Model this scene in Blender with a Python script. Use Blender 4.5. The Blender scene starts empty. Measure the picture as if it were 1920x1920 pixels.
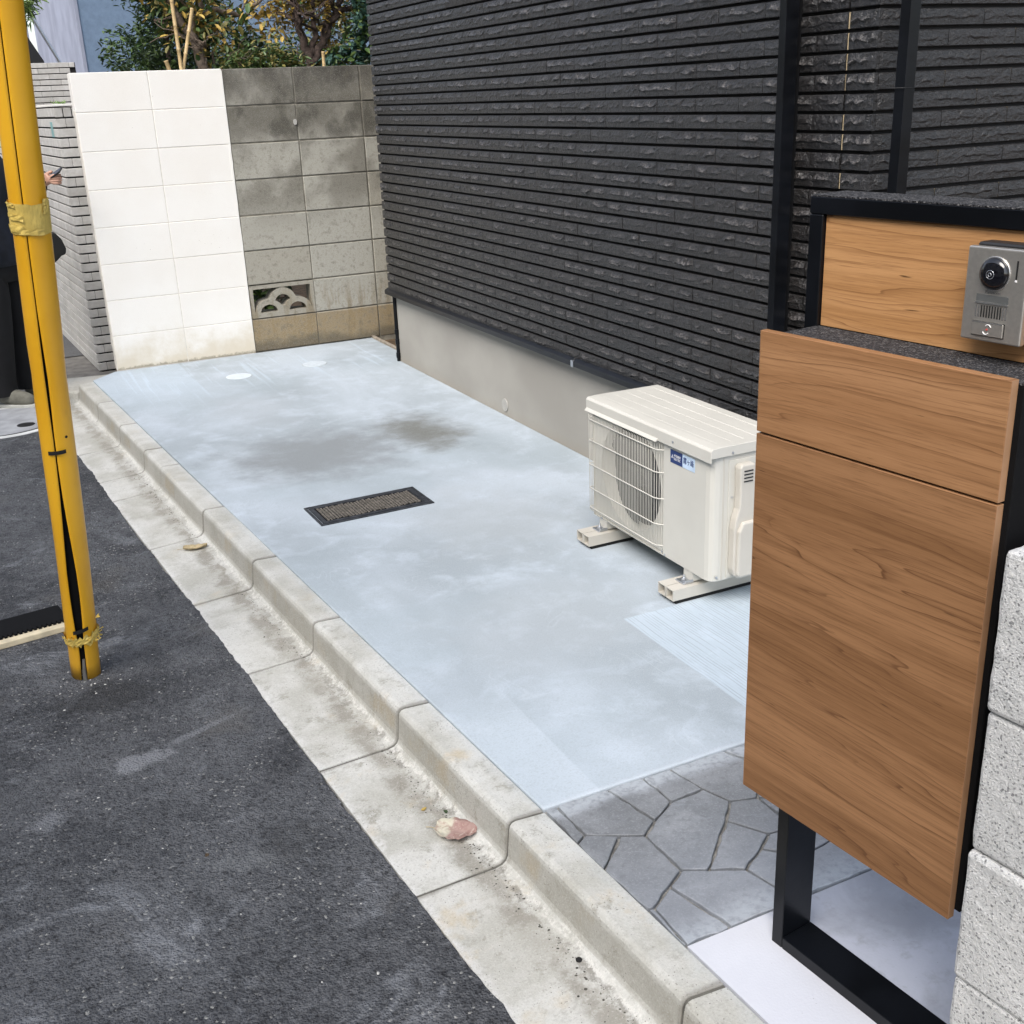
import bpy, bmesh, math, random
import numpy as np
from mathutils import Vector, Matrix
random.seed(7); rng = np.random.default_rng(7)
S = bpy.context.scene
COL = S.collection
# ------------------------------------------------------------------ camera
cam_d = bpy.data.cameras.new('camera'); cam = bpy.data.objects.new('camera', cam_d); COL.objects.link(cam)
CAM = Vector((-0.697766591, -6.68569778, 1.40894028))
Rw = Matrix(((0.89660116, -0.44107899, -0.03944204), (0.18823365, 0.298976, 0.93551133), (-0.40084217, -0.84620486, 0.35108814)))
m = Rw.transposed().to_4x4(); m.translation = CAM
cam.matrix_world = m
cam_d.sensor_width = 36; cam_d.sensor_fit = 'HORIZONTAL'; cam_d.lens = 2093.6 / 1920 * 36
cam_d.clip_start = 0.05; cam_d.clip_end = 1000
S.camera = cam
# ------------------------------------------------------------------ world and sun (bright overcast)
W = bpy.data.worlds.new('World'); S.world = W; W.use_nodes = True
wn = W.node_tree; bg = wn.nodes['Background']
sky = wn.nodes.new('ShaderNodeTexSky'); sky.sky_type = 'NISHITA'; sky.sun_disc = False
SUN_EL, SUN_AZ = math.radians(50), math.radians(232)       # azimuth clockwise from +Y
sky.sun_elevation = SUN_EL; sky.sun_rotation = SUN_AZ; sky.air_density = 1.0; sky.dust_density = 2.2; sky.ozone_density = 1.0
hsv = wn.nodes.new('ShaderNodeHueSaturation'); hsv.inputs['Saturation'].default_value = .55   # thin cloud whitens the blue
wn.links.new(sky.outputs[0], hsv.inputs['Color']); wn.links.new(hsv.outputs[0], bg.inputs[0]); bg.inputs[1].default_value = 0.15
sun_d = bpy.data.lights.new('sun', 'SUN'); sun_d.energy = 1.5; sun_d.angle = math.radians(38); sun_d.color = (1, .95, .89)
sun = bpy.data.objects.new('sun', sun_d); COL.objects.link(sun)
sd = Vector((math.sin(SUN_AZ) * math.cos(SUN_EL), math.cos(SUN_AZ) * math.cos(SUN_EL), math.sin(SUN_EL)))
sun.rotation_euler = sd.to_track_quat('Z', 'Y').to_euler(); sun.location = (0, 0, 8)
vs = S.view_settings; vs.view_transform = 'Standard'; vs.look = 'None'; vs.gamma = 1; vs.exposure = 1.08; vs.use_curve_mapping = False
S.render.engine = 'CYCLES'
R = math.radians

# ------------------------------------------------------------------ node helper
class NT:
    def __init__(s, name, rough=.7, metal=0.0, spec=.5):
        s.m = bpy.data.materials.new(name); s.m.use_nodes = True; s.t = s.m.node_tree
        s.b = s.t.nodes['Principled BSDF']; s.b.inputs['Roughness'].default_value = rough
        s.b.inputs['Metallic'].default_value = metal; s.b.inputs['Specular IOR Level'].default_value = spec
        s._pos = None
    def n(s, typ, **k):
        o = s.t.nodes.new('ShaderNode' + typ)
        for a, b in k.items(): setattr(o, a, b)
        return o
    def link(s, a, inp):
        if isinstance(a, (int, float)): inp.default_value = a
        elif isinstance(a, tuple):
            inp.default_value = (a + (1,)) if (len(a) == 3 and inp.type == 'RGBA') else a
        else: s.t.links.new(a, inp)
    @property
    def pos(s):
        if s._pos is None: s._pos = s.n('NewGeometry').outputs['Position']
        return s._pos
    def obj(s): return s.n('TexCoord').outputs['Object']
    def rand(s): return s.n('ObjectInfo').outputs['Random']
    def vmul(s, v, k, off=(0, 0, 0)):
        mp = s.n('Mapping'); s.link(v, mp.inputs[0]); mp.inputs['Scale'].default_value = k; mp.inputs['Location'].default_value = off; return mp.outputs[0]
    def rot(s, v, z):
        mp = s.n('Mapping'); s.link(v, mp.inputs[0]); mp.inputs['Rotation'].default_value = (0, 0, z); return mp.outputs[0]
    def noise(s, scale, detail=4, rough=.55, v=None, dist=0.0):
        o = s.n('TexNoise'); o.inputs['Scale'].default_value = scale; o.inputs['Detail'].default_value = detail
        o.inputs['Roughness'].default_value = rough; o.inputs['Distortion'].default_value = dist
        s.link(v if v is not None else s.pos, o.inputs['Vector']); return o.outputs['Fac']
    def vor(s, scale, v=None, feature='F1', out='Distance', rnd=1.0):
        o = s.n('TexVoronoi', feature=feature); o.inputs['Scale'].default_value = scale; o.inputs['Randomness'].default_value = rnd
        s.link(v if v is not None else s.pos, o.inputs['Vector']); return o.outputs[out]
    def math(s, op, a, b=0.0, c=0.0, clamp=False):
        o = s.n('Math', operation=op); o.use_clamp = clamp; s.link(a, o.inputs[0]); s.link(b, o.inputs[1]); s.link(c, o.inputs[2]); return o.outputs[0]
    def step(s, a, lo, hi, t0=0.0, t1=1.0):
        o = s.n('MapRange', interpolation_type='SMOOTHSTEP'); s.link(a, o.inputs[0])
        for i, v in enumerate((lo, hi, t0, t1)): o.inputs[i + 1].default_value = v
        return o.outputs[0]
    def mix(s, f, a, b, mode='MIX'):
        o = s.n('Mix', data_type='RGBA', blend_type=mode); s.link(f, o.inputs[0]); s.link(a, o.inputs[6]); s.link(b, o.inputs[7]); return o.outputs[2]
    def sep(s, v=None):
        o = s.n('SeparateXYZ'); s.link(v if v is not None else s.pos, o.inputs[0]); return o.outputs
    def comb(s, x, y, z):
        o = s.n('CombineXYZ'); s.link(x, o.inputs[0]); s.link(y, o.inputs[1]); s.link(z, o.inputs[2]); return o.outputs[0]
    def ramp(s, f, *st):
        o = s.n('ValToRGB'); s.link(f, o.inputs[0]); e = o.color_ramp.elements
        while len(e) < len(st): e.new(.5)
        for k, (p, c) in zip(e, st): k.position = p; k.color = (c + (1,)) if isinstance(c, tuple) else (c, c, c, 1)
        return o.outputs[0]
    def bump(s, h, strength=.3, dist=.01, normal=None):
        o = s.n('Bump'); o.inputs['Strength'].default_value = strength; o.inputs['Distance'].default_value = dist
        s.link(h, o.inputs['Height'])
        if normal is not None: s.link(normal, o.inputs['Normal'])
        return o.outputs[0]
    def out(s, col=None, rough=None, normal=None):
        if col is not None: s.link(col, s.b.inputs['Base Color'])
        if rough is not None: s.link(rough, s.b.inputs['Roughness'])
        if normal is not None: s.link(normal, s.b.inputs['Normal'])
        return s.m

def flat(name, col, rough=.5, metal=0.0, spec=.5, var=.08, sc=30, bs=.08, bd=.002):
    t = NT(name, rough, metal, spec)
    f = t.noise(sc, 4); a = tuple(max(0, c * (1 - var)) for c in col); b = tuple(min(1, c * (1 + var)) for c in col)
    return t.out(t.mix(t.step(f, .3, .7), a, b), None, t.bump(t.noise(sc * 8, 3), bs, bd))

# ------------------------------------------------------------------ materials
def mat_slab():
    t = NT('fresh_concrete', .8, spec=.25); x, y, z = t.sep()
    stretched = t.vmul(t.pos, (1.0, .55, 1))
    n1 = t.noise(1.5, 5, .55, stretched, .4); n2 = t.noise(7, 5, .6, None, .3); n3 = t.noise(160, 3, .7); n4 = t.noise(1.1, 3, .5, t.vmul(t.pos, (1, 1, 1), (3.1, 7.7, 0)))
    c = t.mix(t.step(n1, .36, .66), (.315, .357, .385), (.445, .50, .55))
    c = t.mix(t.math('MULTIPLY', t.step(n2, .45, .72), .55), c, (.505, .57, .635))
    c = t.mix(t.math('MULTIPLY', t.step(n4, .50, .66), .5), c, (.32, .375, .405))
    arc = t.noise(3.0, 2, .5, t.rot(t.vmul(t.pos, (1, 1, 1), (2, 5, 0)), .6), 1.6)
    al = t.step(t.math('ABSOLUTE', t.math('SUBTRACT', t.math('FRACT', t.math('MULTIPLY', arc, 16)), .5)), .10, .02)
    c = t.mix(t.math('MULTIPLY', t.math('MULTIPLY', al, t.step(t.noise(5, 4, .7), .48, .62)), .16), c, (.62, .68, .73))
    # trowelled lighter strips with straight edges
    w = t.math('ADD', x, t.math('MULTIPLY', t.noise(3, 2), .02))
    e1 = t.math('MULTIPLY', t.step(w, .345, .352, 1, 0), t.step(y, -1.0, -.5))
    c = t.mix(t.math('MULTIPLY', e1, .35), c, (.49, .585, .67))
    e2 = t.math('MULTIPLY', t.step(x, .318, .325, 1, 0), t.step(y, -4.35, -4.62, 0, 1))
    c = t.mix(t.math('MULTIPLY', e2, .25), c, (.60, .665, .73))
    st = t.noise(9, 4, .6, t.vmul(t.pos, (3.5, .12, 1)))
    c = t.mix(t.math('MULTIPLY', t.math('MULTIPLY', t.step(st, .55, .66), t.step(y, -1.3, -.4)), .4), c, (.54, .64, .73))
    # damp stains left in the surface
    def blob(cx, cy, rx, ry, amt, col, c):
        d = t.math('SQRT', t.math('ADD', t.math('POWER', t.math('DIVIDE', t.math('SUBTRACT', x, cx), rx), 2), t.math('POWER', t.math('DIVIDE', t.math('SUBTRACT', y, cy), ry), 2)))
        d = t.math('ADD', d, t.math('MULTIPLY', t.math('SUBTRACT', t.noise(6, 5, .65), .5), 1.5))
        return t.mix(t.math('MULTIPLY', t.step(d, 1.15, .2), amt), c, col)
    c = blob(1.02, -2.14, .22, .38, 1.0, (.16, .165, .15), c)
    c = blob(.50, -2.20, .48, .44, 1.0, (.225, .245, .255), c)
    c = blob(.45, -1.3, .25, .5, .3, (.36, .38, .40), c)
    c = blob(.80, -3.3, .35, .45, .55, (.37, .40, .415), c)
    c = blob(.62, -4.15, .40, .38, .45, (.38, .41, .43), c)
    n6 = t.noise(330, 3, .8); n7 = t.noise(42, 5, .7)
    c = t.mix(t.math('MULTIPLY', t.step(n3, .48, .68), .28), c, (.27, .29, .30)); c = t.mix(t.math('MULTIPLY', t.step(n6, .5, .7), .28), c, (.70, .74, .78)); c = t.mix(t.math('MULTIPLY', t.step(n7, .52, .68), .20), c, (.30, .33, .345))
    c = t.mix(t.step(t.vor(60), .06, .03, 0, .35), c, (.16, .18, .19))
    # raked finish beyond x .8, nearer than y -4.235
    lipm = t.step(t.math('ADD', y, t.math('MULTIPLY', t.noise(25, 4, .6), .02)), -4.893, -4.906)
    c = t.mix(t.math('MULTIPLY', lipm, .25), c, (.62, .66, .71))
    wob = t.math('ADD', x, t.math('MULTIPLY', t.noise(2, 2), .03))
    g = t.math('MULTIPLY', t.math('MULTIPLY', t.step(x, .797, .803), t.step(y, -4.23, -4.24)), 1)
    fine = t.math('ABSOLUTE', t.math('SINE', t.math('MULTIPLY', wob, 330)))
    gv = t.math('MULTIPLY', t.step(fine, .12, .55, 1, 0), t.step(t.noise(5, 3, .6, t.vmul(t.pos, (30, 1, 1))), .4, .55))
    c = t.mix(t.math('MULTIPLY', g, .55), c, (.51, .60, .68))
    c = t.mix(t.math('MULTIPLY', t.math('MULTIPLY', g, gv), .75), c, (.28, .31, .335))
    h = t.math('ADD', t.math('MULTIPLY', n3, .5), t.math('MULTIPLY', n2, 1.2))
    h = t.math('SUBTRACT', h, t.math('MULTIPLY', t.math('MULTIPLY', g, gv), 2))
    return t.out(c, None, t.bump(h, .25, .003))

def mat_kerb():
    t = NT('kerb_concrete', .88, spec=.2); x, y, z = t.sep()
    ac = t.math('ADD', t.math('ADD', x, .053), t.math('MULTIPLY', t.math('ADD', y, 1.69), .072))   # 0 at the kerb's back edge
    n1 = t.noise(4.5, 6, .62, None, .3); n2 = t.noise(24, 6, .72); n3 = t.noise(210, 3, .8); n4 = t.noise(75, 4, .75); n5 = t.noise(9, 6, .7, t.vmul(t.pos, (1, 1, 1), (5, 5, 5)))
    c = t.mix(t.step(n1, .36, .64), (.415, .41, .37), (.56, .56, .53))
    near = t.step(y, -2.6, -4.9, .35, 1.0)
    c = t.mix(t.math('MULTIPLY', t.math('MULTIPLY', t.step(n2, .50, .64), t.math('MULTIPLY', near, t.step(n5, .42, .60))), .75), c, (.25, .24, .20))
    st = t.noise(6, 5, .62, t.vmul(t.pos, (1, 1, .5), (9, 2, 1)))
    c = t.mix(t.math('MULTIPLY', t.math('MULTIPLY', t.step(st, .57, .70), near), .6), c, (.50, .41, .27))
    wob = t.math('ADD', ac, t.math('MULTIPLY', t.math('SUBTRACT', t.noise(16, 6, .7), .5), .075))
    low = t.step(z, -.085, -.095)
    band = t.math('MULTIPLY', t.step(wob, -.190, -.150), t.step(wob, -.116, -.128))
    c = t.mix(t.math('MULTIPLY', t.math('MULTIPLY', t.math('MULTIPLY', band, low), t.step(n5, .40, .56, .3, 1)), .8), c, (.235, .22, .185))
    foot = t.math('MULTIPLY', t.step(t.math('ABSOLUTE', t.math('ADD', wob, .112)), .014, .004), t.math('MULTIPLY', t.step(n2, .42, .58), near))
    c = t.mix(t.math('MULTIPLY', foot, .7), c, (.17, .16, .14))
    wht = t.math('MULTIPLY', t.step(t.math('ABSOLUTE', t.math('ADD', wob, .099)), .010, .003), t.step(n4, .46, .56))
    c = t.mix(t.math('MULTIPLY', wht, .6), c, (.72, .71, .67))
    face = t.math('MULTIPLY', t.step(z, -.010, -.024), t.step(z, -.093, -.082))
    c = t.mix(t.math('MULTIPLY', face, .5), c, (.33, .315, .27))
    c = t.mix(t.math('MULTIPLY', t.math('MULTIPLY', t.step(z, -.075, -.058), t.math('MULTIPLY', t.step(z, -.010, -.03), t.step(st, .50, .62))), .4), c, (.40, .33, .22))
    edge = t.step(wob, -.262, -.290)
    c = t.mix(t.math('MULTIPLY', t.math('MULTIPLY', edge, t.step(n4, .35, .6)), .75), c, (.68, .68, .67))
    back = t.step(wob, -.035, .0)
    c = t.mix(t.math('MULTIPLY', t.math('MULTIPLY', back, t.step(z, -.02, -.01)), .35), c, (.52, .56, .58))
    c = t.mix(t.math('MULTIPLY', t.step(n4, .52, .70), .28), c, (.27, .26, .235)); c = t.mix(t.math('MULTIPLY', t.step(n3, .52, .7), .30), c, (.74, .74, .71)); c = t.mix(t.math('MULTIPLY', t.step(n3, .47, .32), .32), c, (.22, .215, .19))
    spk = t.math('MULTIPLY', t.step(t.vor(110), .17, .10), t.step(t.noise(9, 3), .44, .56))
    c = t.mix(t.math('MULTIPLY', spk, .75), c, (.12, .115, .10))
    gy = t.sep(t.n('TexCoord').outputs['Generated'])[1]      # dirt gathered at the block ends
    je = t.step(t.math('ADD', t.math('ABSOLUTE', t.math('SUBTRACT', gy, .5)), t.math('MULTIPLY', t.math('SUBTRACT', n4, .5), .02)), .472, .494)
    c = t.mix(t.math('MULTIPLY', je, .62), c, (.17, .16, .14))
    c = t.mix(t.math('MULTIPLY', t.rand(), .16), c, (.40, .385, .34))
    h = t.math('ADD', n3, t.math('MULTIPLY', n2, 2))
    return t.out(c, None, t.bump(h, .4, .004))

def mat_asphalt():
    t = NT('asphalt', .88, spec=.3)
    n1 = t.noise(1.5, 6, .62, None, .8); n2 = t.noise(11, 6, .72, None, .4); n5 = t.noise(75, 4, .75); ve = t.vor(190); vo = t.vor(190, out='Color'); ve2 = t.vor(90, t.vmul(t.pos, (1, 1, 1), (3, 1, 0)))
    c = t.mix(t.step(n1, .36, .66), (.050, .053, .060), (.104, .109, .119))
    c = t.mix(t.math('MULTIPLY', t.step(n2, .45, .68), .55), c, (.155, .16, .172))
    c = t.mix(t.math('MULTIPLY', t.step(n2, .46, .32), .55), c, (.036, .039, .046))
    c = t.mix(t.math('MULTIPLY', t.step(n5, .50, .66), .42), c, (.17, .178, .19))
    c = t.mix(t.math('MULTIPLY', t.step(n5, .46, .36), .75), c, (.018, .019, .022))
    g = t.sep(vo)[0]
    c = t.mix(t.math('MULTIPLY', t.step(g, .6, .95), .14), c, (.22, .22, .22))
    c = t.mix(t.math('MULTIPLY', t.math('MULTIPLY', t.step(g, .965, .985), t.step(t.noise(6, 3), .42, .6)), .6), c, (.42, .42, .40))
    sc = t.noise(2.6, 8, .74, t.rot(t.vmul(t.pos, (1, 1.4, 1)), .4), 1.1)
    c = t.mix(t.math('MULTIPLY', t.step(sc, .54, .69), .65), c, (.28, .295, .32))
    c = t.mix(t.math('MULTIPLY', t.step(t.noise(1.9, 4, .6, t.vmul(t.pos, (1, 1, 1), (8, 1, 0))), .58, .7), .3), c, (.11, .098, .08))
    c = t.mix(t.math('MULTIPLY', t.step(t.sep()[1], -1.0, .2), .6), c, (.17, .168, .162))
    x, y, z = t.sep()
    def scuff(cx, cy, rx, ry, a, amt, col, c):
        dx = t.math('SUBTRACT', x, cx); dy = t.math('SUBTRACT', y, cy); ca, sa = math.cos(a), math.sin(a)
        u = t.math('DIVIDE', t.math('ADD', t.math('MULTIPLY', dx, ca), t.math('MULTIPLY', dy, sa)), rx); w = t.math('DIVIDE', t.math('SUBTRACT', t.math('MULTIPLY', dy, ca), t.math('MULTIPLY', dx, sa)), ry)
        d = t.math('ADD', t.math('SQRT', t.math('ADD', t.math('POWER', u, 2), t.math('POWER', w, 2))), t.math('MULTIPLY', t.math('SUBTRACT', t.noise(13, 7, .75), .5), 2.6))
        return t.mix(t.math('MULTIPLY', t.step(d, 1.0, .45), amt), c, col)
    c = scuff(-.53, -4.10, .11, .055, .25, .7, (.27, .28, .30), c); c = scuff(-.37, -4.03, .17, .02, .35, .5, (.24, .25, .27), c)
    c = scuff(-.76, -4.26, .06, .05, .5, .5, (.24, .25, .27), c); c = scuff(-.40, -4.62, .12, .04, -.3, .35, (.22, .23, .24), c)
    c = scuff(-.56, -3.72, .17, .13, 0, .6, (.022, .023, .025), c); c = scuff(-.27, -4.60, .09, .07, .4, .45, (.035, .036, .038), c)
    c = scuff(-.9, -5.4, .25, .12, .2, .35, (.19, .19, .19), c)
    h = t.math('ADD', t.math('MULTIPLY', ve, -1.2), t.math('ADD', t.math('MULTIPLY', n5, 2.0), t.math('MULTIPLY', ve2, -.8)))
    return t.out(c, None, t.bump(h, .9, .006))

def mat_oldblock():
    t = NT('weathered_block', .9, spec=.2); x, y, z = t.sep()
    o = t.rand(); offs = t.comb(t.math('MULTIPLY', o, 40), t.math('MULTIPLY', o, 17), 0)
    va = t.n('VectorMath', operation='ADD'); t.link(t.pos, va.inputs[0]); t.link(offs, va.inputs[1]); v = va.outputs[0]
    n1 = t.noise(3.2, 4, .5, v, .15); n2 = t.noise(26, 5, .7); n3 = t.noise(300, 3, .75); n4 = t.noise(6, 5, .6, t.vmul(v, (1, 1, .7)), .1)
    c = t.mix(t.step(o, .1, .9), (.37, .345, .285), (.43, .415, .36))
    c = t.mix(t.math('MULTIPLY', t.step(n2, .35, .65), .25), c, (.30, .29, .25))
    mid = t.step(z, .66, .95)
    m0 = t.math('MULTIPLY', t.step(n1, .60, .42), mid)
    c = t.mix(t.math('MULTIPLY', m0, .8), c, (.18, .168, .138))
    up = t.step(z, 1.12, 1.28)
    c = t.mix(t.math('MULTIPLY', t.math('MULTIPLY', up, t.step(n1, .68, .40, .35, 1)), .85), c, (.145, .136, .112))
    c = t.mix(t.math('MULTIPLY', t.math('MULTIPLY', up, t.step(n4, .48, .62)), .75), c, (.070, .065, .053))
    c = t.mix(t.math('MULTIPLY', t.math('MULTIPLY', t.step(z, 1.40, 1.58), t.step(n4, .35, .5)), .55), c, (.055, .05, .045))
    lo = t.step(z, .205, .185); lo2 = t.math('MULTIPLY', t.step(z, .44, .22), t.step(t.noise(16, 5, .7, t.vmul(t.pos, (1, 1, .18))), .45, .62))
    c = t.mix(t.math('MULTIPLY', lo2, .7), c, (.23, .18, .105))
    c = t.mix(t.math('MULTIPLY', lo, t.step(n2, .2, .8, .7, .95)), c, (.29, .215, .115))
    gr = t.math('MULTIPLY', t.step(t.math('ADD', z, t.math('MULTIPLY', t.noise(6, 5, .6), .16)), .16, .105), 1)
    c = t.mix(t.math('MULTIPLY', gr, .75), c, (.115, .10, .072))
    c = t.mix(t.math('MULTIPLY', t.step(n3, .5, .68), .4), c, (.50, .49, .45)); c = t.mix(t.math('MULTIPLY', t.step(n3, .46, .3), .35), c, (.10, .095, .075))
    c = t.mix(t.math('MULTIPLY', t.step(n2, .5, .34), .45), c, (.15, .14, .11)); c = t.mix(t.math('MULTIPLY', t.step(t.noise(90, 4, .75, v), .54, .66), .3), c, (.09, .085, .065))
    return t.out(c, None, t.bump(t.math('ADD', n3, t.math('MULTIPLY', n2, 1.5)), .45, .003))

def mat_white():
    t = NT('white_masonry_paint', .65, spec=.3); x, y, z = t.sep()
    n1 = t.noise(3, 4); n2 = t.noise(40, 4, .7); n3 = t.noise(220, 3, .7)
    c = t.mix(t.step(n1, .3, .7), (.87, .84, .785), (.90, .88, .835))
    dirty = t.math('MULTIPLY', t.step(t.math('ADD', z, t.math('MULTIPLY', t.noise(7, 5, .65), .40)), .42, .20), .7)
    c = t.mix(dirty, c, (.64, .56, .41)); c = t.mix(t.math('MULTIPLY', t.step(n3, .5, .7), .12), c, (.55, .5, .42))
    c = t.mix(t.math('MULTIPLY', t.step(t.math('ADD', z, t.math('MULTIPLY', n2, .05)), .045, .030), .85), c, (.36, .32, .24))
    c = t.mix(t.math('MULTIPLY', t.step(t.vor(38), .07, .04), t.step(t.noise(4, 2), .55, .62)), c, (.30, .27, .2))
    c = t.mix(t.math('MULTIPLY', t.step(t.noise(1.5, 3, .6, t.vmul(t.pos, (1, 1, .4), (2, 0, 5))), .6, .75), .2), c, (.7, .66, .58))
    return t.out(c, None, t.bump(t.math('ADD', n3, t.math('MULTIPLY', n2, 2)), .3, .002))

def mat_tile():
    t = NT('charcoal_split_tile', .34, spec=.6); o = t.rand()
    n1 = t.noise(60, 4, .62, t.vmul(t.pos, (1, 1, 1.5)), .4); n2 = t.noise(300, 3, .7); n3 = t.noise(1.2, 3)
    c = t.mix(t.step(n1, .35, .7), (.0065, .0056, .0053), (.018, .0152, .0142))
    c = t.mix(t.math('MULTIPLY', o, .35), c, (.021, .018, .0175))
    c = t.mix(t.math('MULTIPLY', t.step(n3, .45, .65), .25), c, (.018, .020, .023))
    dp = t.math('SUBTRACT', 1.436, t.sep()[0]); ridge_glint = t.math('MULTIPLY', t.step(dp, .0150, .0200), t.step(t.noise(110, 4, .7, t.vmul(t.pos, (1, 1, 1.6))), .44, .62))
    c = t.mix(t.math('MULTIPLY', ridge_glint, .9), c, (.125, .114, .109))  # highlights painted into the colour: paler flecks on the proud ridges
    h = t.math('ADD', t.math('MULTIPLY', n1, 1.0), t.math('MULTIPLY', n2, .30))
    t.b.inputs['Coat Weight'].default_value = .28; t.b.inputs['Coat Roughness'].default_value = .26; t.b.inputs['Coat IOR'].default_value = 1.75
    nb = t.bump(h, 1.0, .006); t.link(nb, t.b.inputs['Coat Normal'])
    return t.out(c, .4, nb)

def mat_tile_plain():
    t = NT('charcoal_smooth_tile', .5, spec=.5)
    n1 = t.noise(40, 5, .6, t.vmul(t.pos, (.5, .5, 2))); n2 = t.noise(260, 3)
    c = t.mix(t.step(n1, .35, .7), (.020, .0185, .018), (.036, .033, .031))
    return t.out(c, None, t.bump(t.math('ADD', n1, t.math('MULTIPLY', n2, .3)), .6, .004))

def mat_render():
    t = NT('foundation_render', .9, spec=.15); x, y, z = t.sep()
    n1 = t.noise(2.2, 4, .5, t.vmul(t.pos, (1, .7, 1))); n2 = t.noise(120, 3, .7); n4 = t.noise(9, 5, .6)
    c = t.mix(t.step(n1, .35, .7), (.33, .315, .285), (.40, .385, .35))
    c = t.mix(t.math('MULTIPLY', t.step(t.math('ADD', z, t.math('MULTIPLY', n4, .08)), .10, .02), .35), c, (.33, .29, .22))
    c = t.mix(t.math('MULTIPLY', t.step(t.vor(22), .045, .02), t.step(t.noise(2.5, 2), .55, .62)), c, (.06, .055, .05))
    return t.out(c, None, t.bump(n2, .2, .002))

def mat_wood(name, seed, ca, cb, cd):
    t = NT(name, .40, spec=.3)
    v = t.vmul(t.obj(), (1, 1, 1), seed); y, _, z = t.sep(v)      # y runs along the grain
    Y = lambda k: t.math('MULTIPLY', y, k)
    Zz = lambda k: t.math('MULTIPLY', z, k)
    big = t.noise(1.0, 1, .4, t.comb(Y(1.5), Zz(6.5), 0)); n1 = t.noise(1.0, 2, .5, t.comb(Y(.5), Zz(30), 3))
    u = t.math('ADD', Zz(105), t.math('ADD', t.math('MULTIPLY', big, 17), t.math('ADD', t.math('MULTIPLY', n1, 6), t.math('MULTIPLY', t.noise(1, 2, .5, t.comb(Y(14), Zz(60), 5)), .5))))
    ring = t.math('FRACT', u); rid = t.math('FLOOR', u)
    amt = t.step(t.noise(1, 0, .5, t.comb(t.math('MULTIPLY', rid, 3.7), Y(2.2), 1)), .38, .66)
    line = t.math('MULTIPLY', t.step(ring, .45, .97), t.step(ring, 1.0, .97))
    thin = t.math('MULTIPLY', t.step(ring, .86, .95), t.step(ring, 1.0, .96))
    tone = t.noise(1.0, 4, .6, t.comb(Y(.8), t.math('ADD', Zz(24), t.math('MULTIPLY', big, 3)), 7))
    fib = t.noise(1, 3, .75, t.comb(Y(12), Zz(430), 8)); fib2 = t.noise(1, 2, .6, t.comb(Y(5), Zz(170), 2))
    c = t.mix(t.step(tone, .34, .66), ca, cb)
    c = t.mix(t.math('MULTIPLY', t.math('MULTIPLY', line, amt), .42), c, cd)
    c = t.mix(t.math('MULTIPLY', t.math('MULTIPLY', thin, amt), .75), c, cd)
    c = t.mix(t.math('MULTIPLY', t.step(fib, .50, .70), .5), c, cd)
    c = t.mix(t.math('MULTIPLY', t.step(fib2, .50, .70), .28), c, cd)
    c = t.mix(t.math('MULTIPLY', t.step(fib, .45, .25), .35), c, tuple(min(1, q * 1.3) for q in cb))
    kn = t.noise(1, 1, .5, t.comb(Y(15), Zz(150), 9))
    c = t.mix(t.math('MULTIPLY', t.step(kn, .76, .82), .85), c, tuple(q * .3 for q in cd))
    return t.out(c, None, t.bump(fib, .10, .001))

def mat_speckle():
    t = NT('stone_chip_coating', .75, spec=.4)
    v = t.vor(420, out='Color'); g = t.sep(v)[0]
    c = t.ramp(g, (0, (.012, .012, .014)), (.55, (.03, .03, .034)), (.8, (.085, .085, .09)), (1, (.17, .165, .16)))
    return t.out(c, None, t.bump(t.vor(420), 1, .004))

def mat_stone(i):
    t = NT('paving_stone_face', .7, spec=.3); o = t.rand()
    n1 = t.noise(6, 6, .6, t.rot(t.vmul(t.pos, (1, 1, 1)), .3), .8); n2 = t.noise(60, 4, .65, t.rot(t.vmul(t.pos, (1, 1, 1)), .2)); st = t.noise(7, 6, .7, t.vmul(t.rot(t.pos, .35), (1, 5, 1)), .4)
    c = t.mix(t.step(n1, .35, .65), (.160, .171, .184), (.245, .258, .275))
    c = t.mix(t.math('MULTIPLY', t.step(st, .55, .75), .45), c, (.385, .42, .46))
    c = t.mix(t.math('MULTIPLY', o, .45), c, (.17, .175, .18)); c = t.mix(t.math('MULTIPLY', t.step(t.noise(240, 3, .8), .5, .7), .35), c, (.42, .43, .44)); c = t.mix(t.math('MULTIPLY', t.step(n2, .5, .34), .4), c, (.12, .125, .13))
    x, y, z = t.sep()
    dust = t.math('ADD', t.step(t.math('ADD', y, t.math('MULTIPLY', n1, .05)), -4.955, -4.92), t.step(t.math('ADD', y, t.math('MULTIPLY', n1, -.05)), -5.34, -5.41))
    c = t.mix(t.math('MULTIPLY', t.math('MULTIPLY', dust, t.step(n2, .3, .6, .4, 1)), .7), c, (.44, .475, .51))
    c = t.mix(t.math('MULTIPLY', t.step(y, -5.05, -5.35), .3), c, (.33, .36, .42))
    return t.out(c, None, t.bump(t.math('ADD', n1, t.math('MULTIPLY', n2, .5)), .5, .006))

def mat_apron():
    t = NT('pale_smooth_concrete', .75, spec=.2); x, y, z = t.sep()
    n1 = t.noise(4, 6, .6, None, .5); n2 = t.noise(25, 5, .65); n3 = t.noise(200, 3)
    white = t.mix(t.step(n1, .35, .7), (.555, .57, .62), (.60, .615, .665))
    grey = t.mix(t.step(n1, .35, .65), (.31, .325, .365), (.455, .475, .54))
    grey = t.mix(t.math('MULTIPLY', t.step(n2, .5, .72), .5), grey, (.26, .265, .28))
    ac = t.math('ADD', x, t.math('MULTIPLY', t.math('ADD', y, 5.46), .118))
    c = t.mix(t.step(ac, .385, .41), white, grey)
    c = t.mix(t.step(t.vor(40), .05, .02, 0, .5), c, (.15, .15, .16))
    return t.out(c, None, t.bump(t.math('ADD', n2, n3), .2, .002))

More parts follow.
